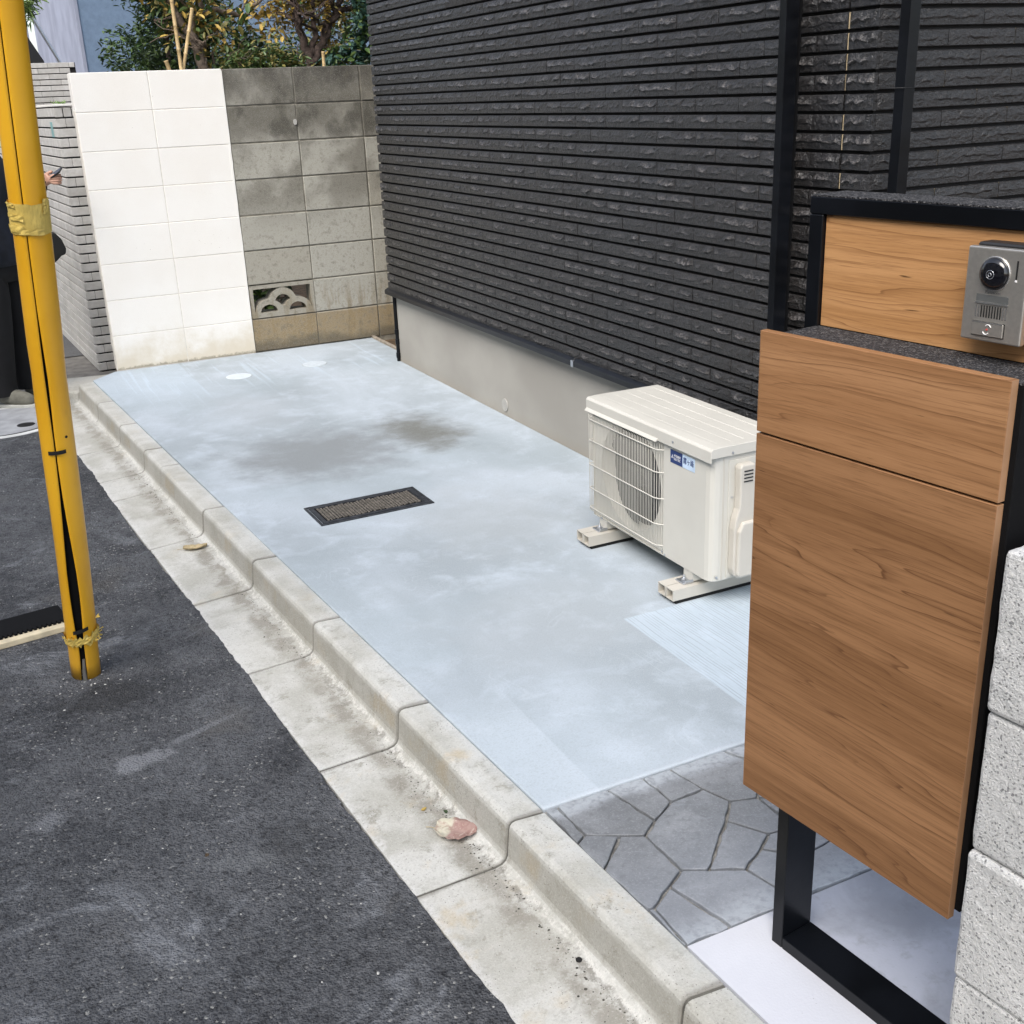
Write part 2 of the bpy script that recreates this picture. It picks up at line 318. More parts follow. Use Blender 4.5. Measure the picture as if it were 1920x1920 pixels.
def mat_newblock():
    t = NT('new_block_face', .9, spec=.2)
    v1 = t.vor(420, out='Color'); g = t.sep(v1)[0]; n2 = t.noise(60, 5, .75); n3 = t.noise(5, 3); n4 = t.noise(350, 3, .8)
    c = t.mix(t.step(n3, .3, .7), (.64, .645, .64), (.76, .76, .75))
    c = t.mix(t.math('MULTIPLY', t.step(g, .86, .95), .75), c, (.16, .165, .17))
    c = t.mix(t.math('MULTIPLY', t.step(n4, .55, .75), .5), c, (.25, .255, .26))
    c = t.mix(t.math('MULTIPLY', t.step(g, .15, .05), .5), c, (.75, .74, .70))
    return t.out(c, None, t.bump(t.math('ADD', n4, t.math('MULTIPLY', n2, 2)), .9, .004))

def mat_yellow():
    t = NT('yellow_plastic', .38, spec=.5); x, y, z = t.sep()
    n1 = t.noise(4, 4); n2 = t.noise(50, 4, .7); sm = t.noise(9, 4, .6, t.vmul(t.pos, (1, 1, .35)))
    c = t.mix(t.step(n1, .3, .7), (.66, .335, .012), (.74, .395, .020))
    c = t.mix(t.math('MULTIPLY', t.step(sm, .62, .74), .35), c, (.45, .24, .03))
    c = t.mix(t.math('MULTIPLY', t.step(z, .12, -.08), .35), c, (.50, .26, .03))
    c = t.mix(t.math('MULTIPLY', t.step(t.vor(70), .05, .025), t.step(t.noise(6, 2), .5, .6)), c, (.10, .06, .02))
    return t.out(c, None, t.bump(n2, .06, .002))

def mat_cast():
    t = NT('cast_iron', .55, .6, .5)
    return t.out(t.mix(t.step(t.noise(30, 4), .35, .7), (.035, .038, .044), (.07, .075, .085)), None, t.bump(t.noise(200, 3), .3, .002))

def leafmat(name, a, b):
    t = NT(name, .45, spec=.4)
    v = t.noise(9, 3); c = t.mix(t.step(v, .35, .65), a, b)
    t.b.inputs['Subsurface Weight'].default_value = 0
    return t.out(c)

def mat_pale_tile():
    t = NT('pale_glazed_brick', .5, spec=.4); o = t.rand()
    n = t.noise(20, 5, .65); n2 = t.noise(3, 3)
    c = t.mix(t.step(n, .35, .7), (.56, .54, .50), (.68, .66, .63))
    c = t.mix(t.math('MULTIPLY', o, .35), c, (.36, .345, .32))
    c = t.mix(t.math('MULTIPLY', t.step(n2, .5, .7), .35), c, (.30, .29, .265))
    return t.out(c, None, t.bump(n, .15, .002))

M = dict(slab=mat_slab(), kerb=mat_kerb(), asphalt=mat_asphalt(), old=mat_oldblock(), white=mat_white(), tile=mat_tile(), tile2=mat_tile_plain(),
    render=mat_render(), speckle=mat_speckle(), stone=mat_stone(0), apron=mat_apron(), newb=mat_newblock(), yellow=mat_yellow(), cast=mat_cast(), pale=mat_pale_tile(),
    wood1=mat_wood('upper_wood_panel', (0, .2, .3), (.41, .212, .085), (.52, .285, .125), (.21, .095, .037)),
    wood2=mat_wood('drawer_wood_panel', (3.1, 0, 1.7), (.30, .152, .068), (.40, .215, .103), (.15, .068, .029)),
    wood3=mat_wood('door_wood_panel', (5.3, 0, 4.45), (.225, .112, .049), (.325, .170, .080), (.11, .048, .020)),
    wedge=flat('wood_edge', (.34, .19, .10), .5),
    mortar_old=flat('old_mortar', (.205, .19, .155), .95, var=.3, sc=20, bs=.6), mortar_new=flat('new_mortar', (.30, .30, .285), .95, var=.15, bs=.8),
    oldpave=flat('worn_pavement', (.16, .15, .135), .95, var=.25, sc=14, bs=.6, bd=.006), kjoint=flat('kerb_joint_mortar', (.12, .115, .10), .95, var=.2), mortar_white=flat('painted_mortar', (.74, .70, .63), .8, var=.08),
    mortar_black=flat('black_joint', (.012, .011, .011), .9), joint_beige=flat('beige_sealant', (.42, .33, .20), .8), bed=flat('stone_mortar_bed', (.25, .245, .23), .95, var=.35, sc=40, bs=.8, bd=.006),
    black=flat('black_metal', (.007, .008, .011), .35, spec=.35, var=.25, sc=12), frame=flat('black_painted_aluminium', (.0035, .0042, .006), .30, spec=.28, var=.4, sc=9),
    blackmatte=flat('matte_black', (.004, .004, .0045), .8, spec=.15), dark=flat('dark_plastic', (.013, .013, .014), .5), cream=flat('cream_paint', (.58, .565, .51), .38, var=.03, sc=6, bs=.02),
    cream2=flat('cream_plastic', (.54, .51, .45), .42, var=.04, sc=8, bs=.03), fan=flat('fan_grey', (.03, .032, .031), .45), fins=flat('coil_dark', (.006, .007, .007), .5),
    steel=flat('brushed_steel', (.60, .57, .52), .38, .85, var=.05, sc=200, bs=.05), zinc=flat('zinc_hardware', (.55, .57, .6), .3, .9), chrome=flat('bright_metal', (.75, .74, .72), .2, .9, bs=0.0),
    lens=flat('glossy_black_lens', (.004, .004, .006), .06, spec=.8, bs=0.0), tape=flat('yellow_tape', (.56, .41, .10), .5, var=.15, sc=25, bs=.2, bd=.004),
    bamboo=flat('bamboo', (.55, .40, .20), .5, var=.2, sc=20), bark=flat('pale_bark', (.22, .17, .13), .9, var=.4, sc=25, bs=.8, bd=.01), bark2=flat('dark_bark', (.085, .06, .05), .9, var=.5, sc=30, bs=.9, bd=.01),
    soil=flat('brown_soil', (.10, .065, .035), .95, var=.4, sc=20, bs=1, bd=.01), timber=flat('formwork_timber', (.30, .26, .21), .8, var=.2, sc=30),
    skin=flat('skin', (.48, .27, .19), .5, var=.06), cloth=flat('navy_jacket_cloth', (.008, .011, .020), .85, var=.4, sc=14), trouser=flat('black_trouser_cloth', (.004, .004, .005), .9, var=.3, sc=14),
    shoe=flat('grey_green_suede', (.16, .155, .125), .85, var=.2), sole=flat('shoe_sole', (.5, .5, .46), .7), hair=flat('black_hair', (.01, .009, .008), .5), whitepaint=flat('road_white_paint', (.60, .61, .60), .8, var=.15, sc=12, bs=.4),
    greyconc=flat('grey_cover_concrete', (.33, .34, .355), .85, var=.18, sc=9, bs=.4), cap2=flat('render_vent_cap', (.42, .41, .38), .7), disc=flat('pale_cap_plastic', (.58, .64, .69), .6, var=.05), disc2=flat('dusty_cap_plastic', (.52, .575, .62), .7, var=.08),
    navy=flat('navy_print', (.012, .035, .15), .4, bs=0), skyblue=flat('pale_blue_print', (.55, .68, .84), .4, bs=0), printw=flat('white_print', (.8, .8, .8), .5, bs=0), printg=flat('grey_print', (.12, .12, .12), .5, bs=0), printr=flat('red_print', (.5, .05, .04), .5, bs=0),
    window=flat('smoked_window', (.10, .105, .105), .15, bs=0), bluewall=flat('blue_stucco', (.15, .215, .305), .9, var=.08, sc=14, bs=.5, bd=.01), lilac=flat('lilac_grey_stucco', (.27, .29, .36), .9, var=.14, sc=2, bs=.3, bd=.005),
    leaf_d=leafmat('dark_green_leaf', (.022, .045, .018), (.05, .085, .030)), leaf_m=leafmat('green_leaf', (.05, .10, .03), (.12, .18, .055)), leaf_y=leafmat('yellow_leaf', (.36, .235, .045), (.50, .36, .10)),
    leaf_o=leafmat('olive_leaf', (.14, .13, .035), (.24, .21, .07)), leaf_t=leafmat('blue_green_leaf', (.035, .085, .07), (.09, .17, .14)), leaf_l=leafmat('bright_green_leaf', (.16, .28, .06), (.28, .40, .12)),
    dryleaf=flat('dry_tan_leaf', (.42, .34, .20), .7, var=.25, sc=60, bs=.5), rubber=flat('black_rubber', (.008, .008, .008), .9), creamwood=flat('cream_wood', (.60, .52, .36), .6, var=.15, sc=25),
    cellstone=flat('lid_infill_mortar', (.15, .135, .115), .9, var=.3, sc=60, bs=.5), pebble=flat('pale_chips', (.45, .45, .43), .8, var=.3, sc=40), grit=flat('dark_grit', (.07, .065, .055), .9, var=.4, sc=50),
    teal=flat('teal_sticker', (.22, .42, .42), .5), cable=flat('grey_steel_cable', (.22, .21, .19), .5, .5))
def mat_pinkleaf():
    t = NT('pink_dry_leaf', .6, spec=.3); x, y, z = t.sep(t.obj())
    n = t.noise(30, 4, .6, t.obj()); d = t.math('ADD', x, t.math('MULTIPLY', n, .02))
    c = t.mix(t.step(d, -.010, .002), (.52, .50, .40), (.36, .245, .215))
    c = t.mix(t.math('MULTIPLY', t.step(t.noise(55, 5, .7, t.obj()), .46, .62), .55), c, (.25, .13, .11)); c = t.mix(t.math('MULTIPLY', t.step(t.noise(90, 3, .6, t.obj()), .56, .68), .5), c, (.62, .54, .46))
    return t.out(c, None, t.bump(n, .5, .004))
M['pink'] = mat_pinkleaf()

# ------------------------------------------------------------------ mesh helpers
def tag(o, label=None, cat=None, group=None, kind=None):
    if label: o['label'] = label
    if cat: o['category'] = cat
    if group: o['group'] = group
    if kind: o['kind'] = kind
    return o
def link(name, me, mat=None, parent=None, loc=None, rz=None):
    o = bpy.data.objects.new(name, me); COL.objects.link(o)
    if mat is not None and not me.materials: me.materials.append(mat)
    if parent: o.parent = parent
    if loc: o.location = loc
    if rz is not None: o.rotation_euler[2] = rz
    return o
def empty(name, loc=(0, 0, 0), rz=0, label=None, cat=None, group=None, kind=None):
    o = bpy.data.objects.new(name, None); COL.objects.link(o); o.location = loc; o.rotation_euler[2] = rz; o.empty_display_size = .1
    return tag(o, label, cat, group, kind)
class MB:
    """collects shapes into one mesh"""
    def __init__(s): s.v = []; s.f = []; s.mi = []; s.cur = 0; s.sm = []
    def add(s, vs, fs, smooth=False):
        k = len(s.v); s.v += [tuple(p) for p in vs]; s.f += [tuple(i + k for i in f) for f in fs]; s.mi += [s.cur] * len(fs); s.sm += [smooth] * len(fs); return s
    def box(s, a, b):
        (x0, y0, z0), (x1, y1, z1) = a, b
        return s.add([(x0, y0, z0), (x1, y0, z0), (x1, y1, z0), (x0, y1, z0), (x0, y0, z1), (x1, y0, z1), (x1, y1, z1), (x0, y1, z1)],
                     [(0, 3, 2, 1), (4, 5, 6, 7), (0, 1, 5, 4), (1, 2, 6, 5), (2, 3, 7, 6), (3, 0, 4, 7)])
    def prism(s, pts, h0, h1, axis='z', smooth=False):
        n = len(pts)
        def P(p, h): return {'z': (p[0], p[1], h), 'x': (h, p[0], p[1]), 'y': (p[0], h, p[1])}[axis]
        vs = [P(p, h0) for p in pts] + [P(p, h1) for p in pts]
        return s.add(vs, [tuple(range(n - 1, -1, -1)), tuple(range(n, 2 * n))] + [(i, (i + 1) % n, n + (i + 1) % n, n + i) for i in range(n)], smooth)
    def tube(s, pts, rad, n=8, cap=True, closed=False):
        pts = [Vector(p) for p in pts]; rad = rad if hasattr(rad, '__len__') else [rad] * len(pts); k0 = len(s.v); vs = []; prev = None
        for i, p in enumerate(pts):
            t = (pts[min(i + 1, len(pts) - 1)] - pts[max(i - 1, 0)]).normalized()
            if prev is None: a = t.orthogonal().normalized()
            else: a = (prev - t * prev.dot(t)).normalized()
            prev = a; b = t.cross(a)
            for j in range(n):
                q = 2 * math.pi * j / n; vs.append(p + (a * math.cos(q) + b * math.sin(q)) * rad[i])
        fs = [(i * n + j, i * n + (j + 1) % n, (i + 1) * n + (j + 1) % n, (i + 1) * n + j) for i in range(len(pts) - 1) for j in range(n)]
        s.add(vs, fs, True)
        if cap: s.add(vs[:n], [tuple(range(n - 1, -1, -1))]); s.add(vs[-n:], [tuple(range(n))])
        return s
    def cyl(s, c, r, h0, h1, axis='z', n=24, r2=None, smooth=True):
        r2 = r if r2 is None else r2; A = []; B = []
        for i in range(n):
            q = 2 * math.pi * i / n; u, w = math.cos(q), math.sin(q)
            def P(r, h): return {'z': (c[0] + r * u, c[1] + r * w, h), 'x': (h, c[0] + r * u, c[1] + r * w), 'y': (c[0] + r * u, h, c[1] + r * w)}[axis]
            A.append(P(r, h0)); B.append(P(r2, h1))
        s.add(A + B, [(i, (i + 1) % n, n + (i + 1) % n, n + i) for i in range(n)], smooth)
        s.add(A, [tuple(range(n - 1, -1, -1))]); s.add(B, [tuple(range(n))]); return s
    def build(s, name, mats, parent=None, loc=None, rz=None, bevel=0, seg=2, fix=True):
        me = bpy.data.meshes.new(name); me.from_pydata(s.v, [], s.f)
        for mm in (mats if isinstance(mats, (list, tuple)) else [mats]): me.materials.append(mm)
        me.polygons.foreach_set('material_index', s.mi); me.polygons.foreach_set('use_smooth', s.sm); me.update()
        if fix:
            bm = bmesh.new(); bm.from_mesh(me)
            if bevel: bmesh.ops.remove_doubles(bm, verts=bm.verts, dist=1e-6)
            bmesh.ops.recalc_face_normals(bm, faces=bm.faces)
            if bevel:
                es = [e for e in bm.edges if len(e.link_faces) == 2 and e.calc_face_angle(0) > .5]
                bmesh.ops.bevel(bm, geom=es, offset=bevel, segments=seg, affect='EDGES', profile=.5, clamp_overlap=True)
            bm.to_mesh(me); bm.free()
        return link(name, me, None, parent, loc, rz)
def bx(name, a, b, mat, parent=None, bevel=.0015, **k): return MB().box(a, b).build(name, mat, parent, bevel=bevel, **k)
def kx(y): return -.053 - .072 * (y + 1.69)                 # kerb's back edge

# ------------------------------------------------------------------ SETTING: grounds
def sheet(name, pts, z, mat, thick=.1, kind='structure'):
    return tag(MB().prism(pts, z - thick, z).build(name, mat), kind=kind)
g = MB().add([(-150, -150, -.30), (150, -150, -.30), (150, 150, -.30), (-150, 150, -.30)], [(0, 1, 2, 3)]); tag(g.build('ground', M['soil']), kind='structure')
# road with a ragged edge against the gutter
edge = []
y = -12.0
while y < 1.2:
    edge.append((kx(y) - .287 + rng.normal(0, .0016) + (.005 * math.sin(y * 3.1)) + .003 * math.sin(y * 17) * math.sin(y * 5.3), y)); y += .018
xe = edge[-1][0]
road = MB(); n = len(edge); Z = -.116
for i in range(n - 1):
    (x0, y0), (x1, y1) = edge[i], edge[i + 1]
    road.add([(x0, y0, Z), (x1, y1, Z), (-12, y1, Z), (-12, y0, Z), (x0, y0, -.17), (x1, y1, -.17)], [(0, 1, 2, 3), (0, 4, 5, 1)])
road.add([(-12, 1.2, Z), (xe, 1.2, Z), (-.02, 1.2, Z), (-.4, 40, Z), (-12, 40, Z)], [(0, 1, 2, 3, 4)])
tag(road.build('road', M['asphalt']), kind='structure')
tag(MB().prism([(xe - .05, -.02), (.3, -.02), (.3, 1.25), (xe - .05, 1.25)], -.2, -.121).build('pavement', M['oldpave']), kind='structure')
slab_pts = [(kx(-4.918) + .004, -4.918), (1.455, -4.918), (1.455, -.70), (1.54, -.70), (1.54, -.004), (-.02, -.004), (kx(-.16) + .004, -.16)]
sl = tag(MB().prism(slab_pts, -.25, 0).build('parking_slab', M['slab'], bevel=.004), kind='structure')
# pale lip of cement along the wall foot
tag(MB().prism([(1.54, -.70), (1.56, -.70), (1.56, .0), (1.54, -.004)], -.2, .012).build('formwork_strip', M['timber'], bevel=.002), kind='structure')
sheet('garden_soil', [(.05, .20), (9, .20), (9, 14), (.9, 14), (.05, 3)], -.05, M['soil'])
sheet('side_passage', [(1.56, -.70), (9, -.70), (9, .05), (1.56, .05)], -.03, M['soil'])
ap = [(kx(-5.395) + .004, -5.395), (2.6, -5.395), (2.6, -9), (kx(-9) + .004, -9)]
sheet('concrete_apron', ap, 0.0, M['apron'], .2)
sheet('entrance_base', [(1.455, -4.918), (2.6, -4.918), (2.6, -5.395), (1.455, -5.395)], -.01, M['bed'], .2)

tag(MB().prism([(-.245, -.197), (-.165, -.197), (-.02, -.004), (-.02, .16), (-.34, .22), (-.40, -.05)], -.2, -.045).build('concrete_ramp', M['kerb'], bevel=.012), kind='structure')
# kerb of L-shaped gutter blocks
kerb = empty('kerb', kind='structure')
JY = [-.20, -.72, -1.24, -1.732, -2.02, -2.662, -3.247, -3.805, -4.386, -4.926, -5.50, -6.08, -6.66, -7.24, -7.82]
prof = [(0, 0), (-.066, 0), (-.0745, -.0025), (-.0795, -.009), (-.0815, -.018), (-.087, -.080), (-.0915, -.091), (-.100, -.0985), (-.116, -.103), (-.20, -.110), (-.288, -.118), (-.288, -.20), (0, -.20)]
for i in range(len(JY) - 1):
    a, b = JY[i] - .0036, JY[i + 1] + .0036; mb = MB(); vs = []; nn = len(prof)
    for yy in (a, b):
        for (w, z) in prof: vs.append((kx(yy) + w * .9974, yy - w * .072, z))
    cy = (a + b) / 2; cx = kx(cy)
    vs = [(p[0] - cx, p[1] - cy, p[2]) for p in vs]
    mb.add(vs, [tuple(range(nn - 1, -1, -1)), tuple(range(nn, 2 * nn))] + [(j, (j + 1) % nn, nn + (j + 1) % nn, nn + j) for j in range(nn)])
    o = mb.build('kerb_block', M['kerb'], kerb, loc=(cx + rng.normal(0, .0006), cy, rng.normal(0, .0007)), bevel=.0014, seg=1)
jb = MB()
for i in range(1, len(JY) - 1):
    yy = JY[i]; vs = []
    for dy in (-.0045, .0045):
        for (w, z) in [(p[0], p[1]) for p in prof]: vs.append((kx(yy + dy) + min(w + .003, -.001) if w > -.1 else kx(yy + dy) + w * .995, yy + dy - w * .072, z - .003))
    nn = len(prof); jb.add(vs, [(j, (j + 1) % nn, nn + (j + 1) % nn, nn + j) for j in range(nn)] + [tuple(range(nn)), tuple(range(nn, 2 * nn))])
jb.build('joint_mortar', M['kjoint'], kerb)

# crazy paving: flat stones with open joints
P = {'a': (0.212, -4.922), 'b': (0.216, -5.037), 'c': (0.188, -5.054), 'd': (0.321, -5.097), 'e': (0.365, -5.064), 'f': (0.334, -4.923), 'g': (0.43, -5.027), 'h': (0.424, -4.922), 'i': (0.515, -5.022), 'j': (0.494, -4.922), 'k': (0.538, -5.085), 'l': (0.639, -4.922), 'm': (0.595, -5.103), 'n': (0.275, -5.073), 'o': (0.193, -5.15), 'p': (0.324, -5.22), 'q': (0.369, -5.245), 'r': (0.278, -5.248), 's': (0.22, -5.284), 't': (0.207, -5.282), 'u': (0.314, -5.392), 'v': (0.219, -5.392), 'w': (0.433, -5.278), 'x': (0.495, -5.243), 'y': (0.539, -5.212), 'z': (0.491, -5.136), 'A': (0.60, -5.215), 'B': (0.56, -5.30), 'C': (0.46, -5.392), 'L': (0.68, -5.01),
     'K': (0.183, -4.922), 'V': (0.214, -5.392), 'D': (.78, -4.922), 'E': (.80, -5.08), 'F': (.70, -5.17), 'G': (.68, -5.28), 'H': (.66, -5.392), 'I': (.88, -5.24), 'J': (.92, -5.392), 'N': (.97, -4.922), 'O': (1.0, -5.10), 'Q': (1.14, -5.25), 'R': (1.12, -5.392), 'S': (1.20, -4.922), 'T': (1.23, -5.12), 'U': (1.452, -4.922), 'W': (1.452, -5.18), 'X': (1.452, -5.392)}
polys = ['Kabc', 'afednb', 'fhge', 'hjig', 'jlLmki', 'cbno', 'ndprsto', 'degikzqp', 'kmAyz', 'zyxwq', 'yABx', 'xBCw', 'rpqwCu', 'sruv', 'tsvV', 'lDEFmL', 'mFGBA', 'BGHC', 'DNOE', 'EOIGF', 'GIJH', 'NSTO', 'OTQI', 'IQRJ', 'SUWT', 'TWXRQ']
pav = empty('stone_paving', kind='structure')
MB().prism([(kx(-4.918) + .004, -4.9185), (1.455, -4.9185), (1.455, -5.3945), (kx(-5.395) + .004, -5.3945)], -.2, -.009).build('mortar_bed', M['bed'], pav)
for pl in polys:
    pts = [Vector(P[c]) for c in pl]; c = sum(pts, Vector((0, 0))) / len(pts)
    area = sum(pts[i].cross(pts[(i + 1) % len(pts)]) for i in range(len(pts)))
    if area < 0: pts.reverse()
    nn = len(pts); ins = []
    for i in range(nn):       # offset each edge inwards
        p0, p1, p2 = pts[i - 1], pts[i], pts[(i + 1) % nn]
        d1 = (p1 - p0).normalized(); d2 = (p2 - p1).normalized(); n1 = Vector((-d1.y, d1.x)); n2 = Vector((-d2.y, d2.x))
        bis = (n1 + n2); L = bis.length; bis = bis / L if L > .2 else n1; k = .0030 / max(.35, bis.dot(n1)); ins.append(p1 + bis * k)
    # wobble the edges with extra points
    out = []
    for i in range(nn):
        a, b = ins[i], ins[(i + 1) % nn]; L = (b - a).length; q = max(1, int(L / .022)); nr = Vector((-(b - a).y, (b - a).x)).normalized()
        for j in range(q): out.append(a.lerp(b, j / q) + nr * (rng.normal(0, .0015) if j else 0))
    o = MB().prism([(p.x - c.x, p.y - c.y) for p in out], -.02, .0015).build('paving_stone', M['stone'], pav, loc=(c.x, c.y, rng.normal(0, .0008)), bevel=.0018, seg=1)
    o.rotation_euler = (rng.normal(0, .003), rng.normal(0, .003), 0)

# ------------------------------------------------------------------ far block wall
wall = empty('block_wall', (0, 0, 0), label='tall concrete block wall across the end of the slab, left part painted white and the rest bare grey', cat='wall')
def blockmesh(w, h, d, bev, name):
    m_ = MB().box((0, 0, 0), (w, d, h)); o = m_.build(name, M['old'], bevel=bev, seg=1); me = o.data; bpy.data.objects.remove(o); return me
g_ = .0038
me_old = blockmesh(.4 - 2 * g_, .2 - 2 * g_, .12, .003, 'bare_block'); me_wh = blockmesh(.4 - .003, .2 - .003, .12, .0022, 'painted_block'); me_wh.materials.clear(); me_wh.materials.append(M['white'])
me_oldS = None
for r in range(8):
    for cidx in range(7):
        x0 = .4 * cidx; z0 = .2 * r
        if cidx < 2:
            link('concrete_block', me_wh, None, wall, (x0 + .0015, rng.normal(0, .0004), z0 + .0015))
        elif cidx == 2 and r == 1: continue
        else:
            o = link('concrete_block', me_old, None, wall, (x0 + g_ + (.003 if cidx == 2 else 0), rng.normal(.002, .0015), z0 + g_))
MB().box((.004, .0016, -.2), (.80, .116, 1.5965)).build('painted_joint_core', M['mortar_white'], wall)
core = MB(); core.box((.801, .0075, .401), (2.8, .115, 1.596)); core.box((.801, .0075, -.2), (2.8, .115, .199)); core.box((1.199, .0075, .199), (2.8, .115, .401)); core.build('mortar_core', M['mortar_old'], wall)
pe = MB(); rr = [0.0] + list(np.cumsum(rng.uniform(.02, .05, 60)))          # ragged raised edge of the paint film
pts = [(.8, z) for z in rr if z < 1.6]; lft = [(.8 + .0005 + abs(rng.normal(0, .0008)), z) for z in rr if z < 1.6]
pe.prism([(.79, p[1]) for p in reversed(pts)] + lft, -.0008, .008, 'y').build('paint_edge', M['white'], wall)
# skim coat lip on the white wall's left end
pl_ = MB(); zz = np.arange(0, 1.42, .03); a = [(-.001 - abs(rng.normal(0, .0014)), float(z)) for z in zz]; pl_.prism([(.003, float(z)) for z in reversed(zz)] + a, .006, .10, 'y').build('render_edge', M['mortar_white'], wall)
# openwork block
def vent_block():
    W_, H_, D_ = .4 - 2 * g_, .2 - 2 * g_, .1; p = MB(); nx, nz = 132, 64; t = .022
    def arc(x, z, cx, cz, r0, r1): r = math.hypot(x - cx, z - cz); return r0 <= r <= r1 and z > cz - 1e-6
    grid = [[False] * nz for _ in range(nx)]
    for i in range(nx):
        for j in range(nz):
            x = (i + .5) / nx * W_; z = (j + .5) / nz * H_
            s = x < t or x > W_ - t or z < t * .95 or z > H_ - t
            cz0 = t * .8
            E = lambda cx, cz, rx, rz: ((x - cx) / rx) ** 2 + ((z - cz) / rz) ** 2 < 1 and z > cz
            lo_in = E(.108, .030, .052, .044) or E(.284, .030, .052, .044); lo_out = E(.108, .030, .086, .074) or E(.284, .030, .086, .074)
            c_in = E(.196, .080, .050, .048); c_out = E(.196, .080, .084, .088)
            if not s: s = (lo_out and not lo_in) or (not lo_out and not lo_in and ((c_out and not c_in) or (z < .080 and .108 < x < .284 and not E(.196, .062, .030, .03)))) or z < .030
            # open gap inside small domes
            grid[i][j] = s
    dx, dz = W_ / nx, H_ / nz
    vs = {}; fs = []; V = []
    def vid(i, j, k):
        if (i, j, k) not in vs: vs[(i, j, k)] = len(V); V.append((i * dx, k * D_, j * dz))
        return vs[(i, j, k)]
    for i in range(nx):
        for j in range(nz):
            if not grid[i][j]: continue
            fs.append((vid(i, j, 0), vid(i + 1, j, 0), vid(i + 1, j + 1, 0), vid(i, j + 1, 0))); fs.append((vid(i, j, 1), vid(i, j + 1, 1), vid(i + 1, j + 1, 1), vid(i + 1, j, 1)))
            for di, dj, e in ((-1, 0, ((i, j), (i, j + 1))), (1, 0, ((i + 1, j + 1), (i + 1, j))), (0, -1, ((i + 1, j), (i, j))), (0, 1, ((i, j + 1), (i + 1, j + 1)))):
                a, b = i + di, j + dj
                if a < 0 or b < 0 or a >= nx or b >= nz or not grid[a][b]:
                    (p0, q0), (p1, q1) = e; fs.append((vid(p0, q0, 0), vid(p1, q1, 0), vid(p1, q1, 1), vid(p0, q0, 1)))
    mb = MB().add(V, fs); o = mb.build('openwork_block', M['old'], wall, loc=(.805 + .002, .0, .2 + g_))
    bm = bmesh.new(); bm.from_mesh(o.data); vv = [v for v in bm.verts]
    for _ in range(2):
        new = {}
        for v in vv:
            x, z = v.co.x, v.co.z
            if x < .015 or x > W_ - .015 or z < .015 or z > H_ - .012: continue
            nb = [e.other_vert(v) for e in v.link_edges if len([f for f in e.link_faces]) == 2 and abs(e.other_vert(v).co.y - v.co.y) < 1e-6]
            bd = [e.other_vert(v) for e in v.link_edges if abs(e.other_vert(v).co.y - v.co.y) < 1e-6 and any(abs(f.normal.y) < .5 for f in e.link_faces)]
            if len(bd) == 2: new[v] = (v.co * .4 + (bd[0].co + bd[1].co) * .3)
        for v, c in new.items(): v.co = c
        bm.normal_update()
    bm.to_mesh(o.data); bm.free(); return o
vent_block()
MB().prism([(0, 0), (.012, .004), (.016, .024), (.008, .033), (-.004, .03), (-.008, .012)], -.002, .004, 'y').build('mortar_patch', M['cap2'], wall, loc=(1.185, -.0015, 1.285), bevel=.001)

# ------------------------------------------------------------------ dark tiled house
house = empty('house', (1.42, -2.5, 0), label='dark house clad in charcoal split faced tiles over a plain grey foundation', cat='house')
HX = Vector((1.42, -2.5, 0))
def hp(o):   # keep world coordinates under the house
    o.parent = house; o.location = Vector(o.location) - HX; return o
hp(MB().prism([(1.455, -.705), (8, -.705), (8, -4.40), (1.455, -4.40)], -.3, .378).build('foundation', M['render']))
hp(MB().prism([(1.436, -.715), (8, -.715), (8, -4.404), (1.436, -4.404)], .418, 2.62).build('joint_backing', M['mortar_black']))
hp(MB().prism([(1.424, -.712), (8, -.712), (8, -4.407), (1.424, -4.407)], 2.625, 6.2).build('upper_wall', M['tile2']))
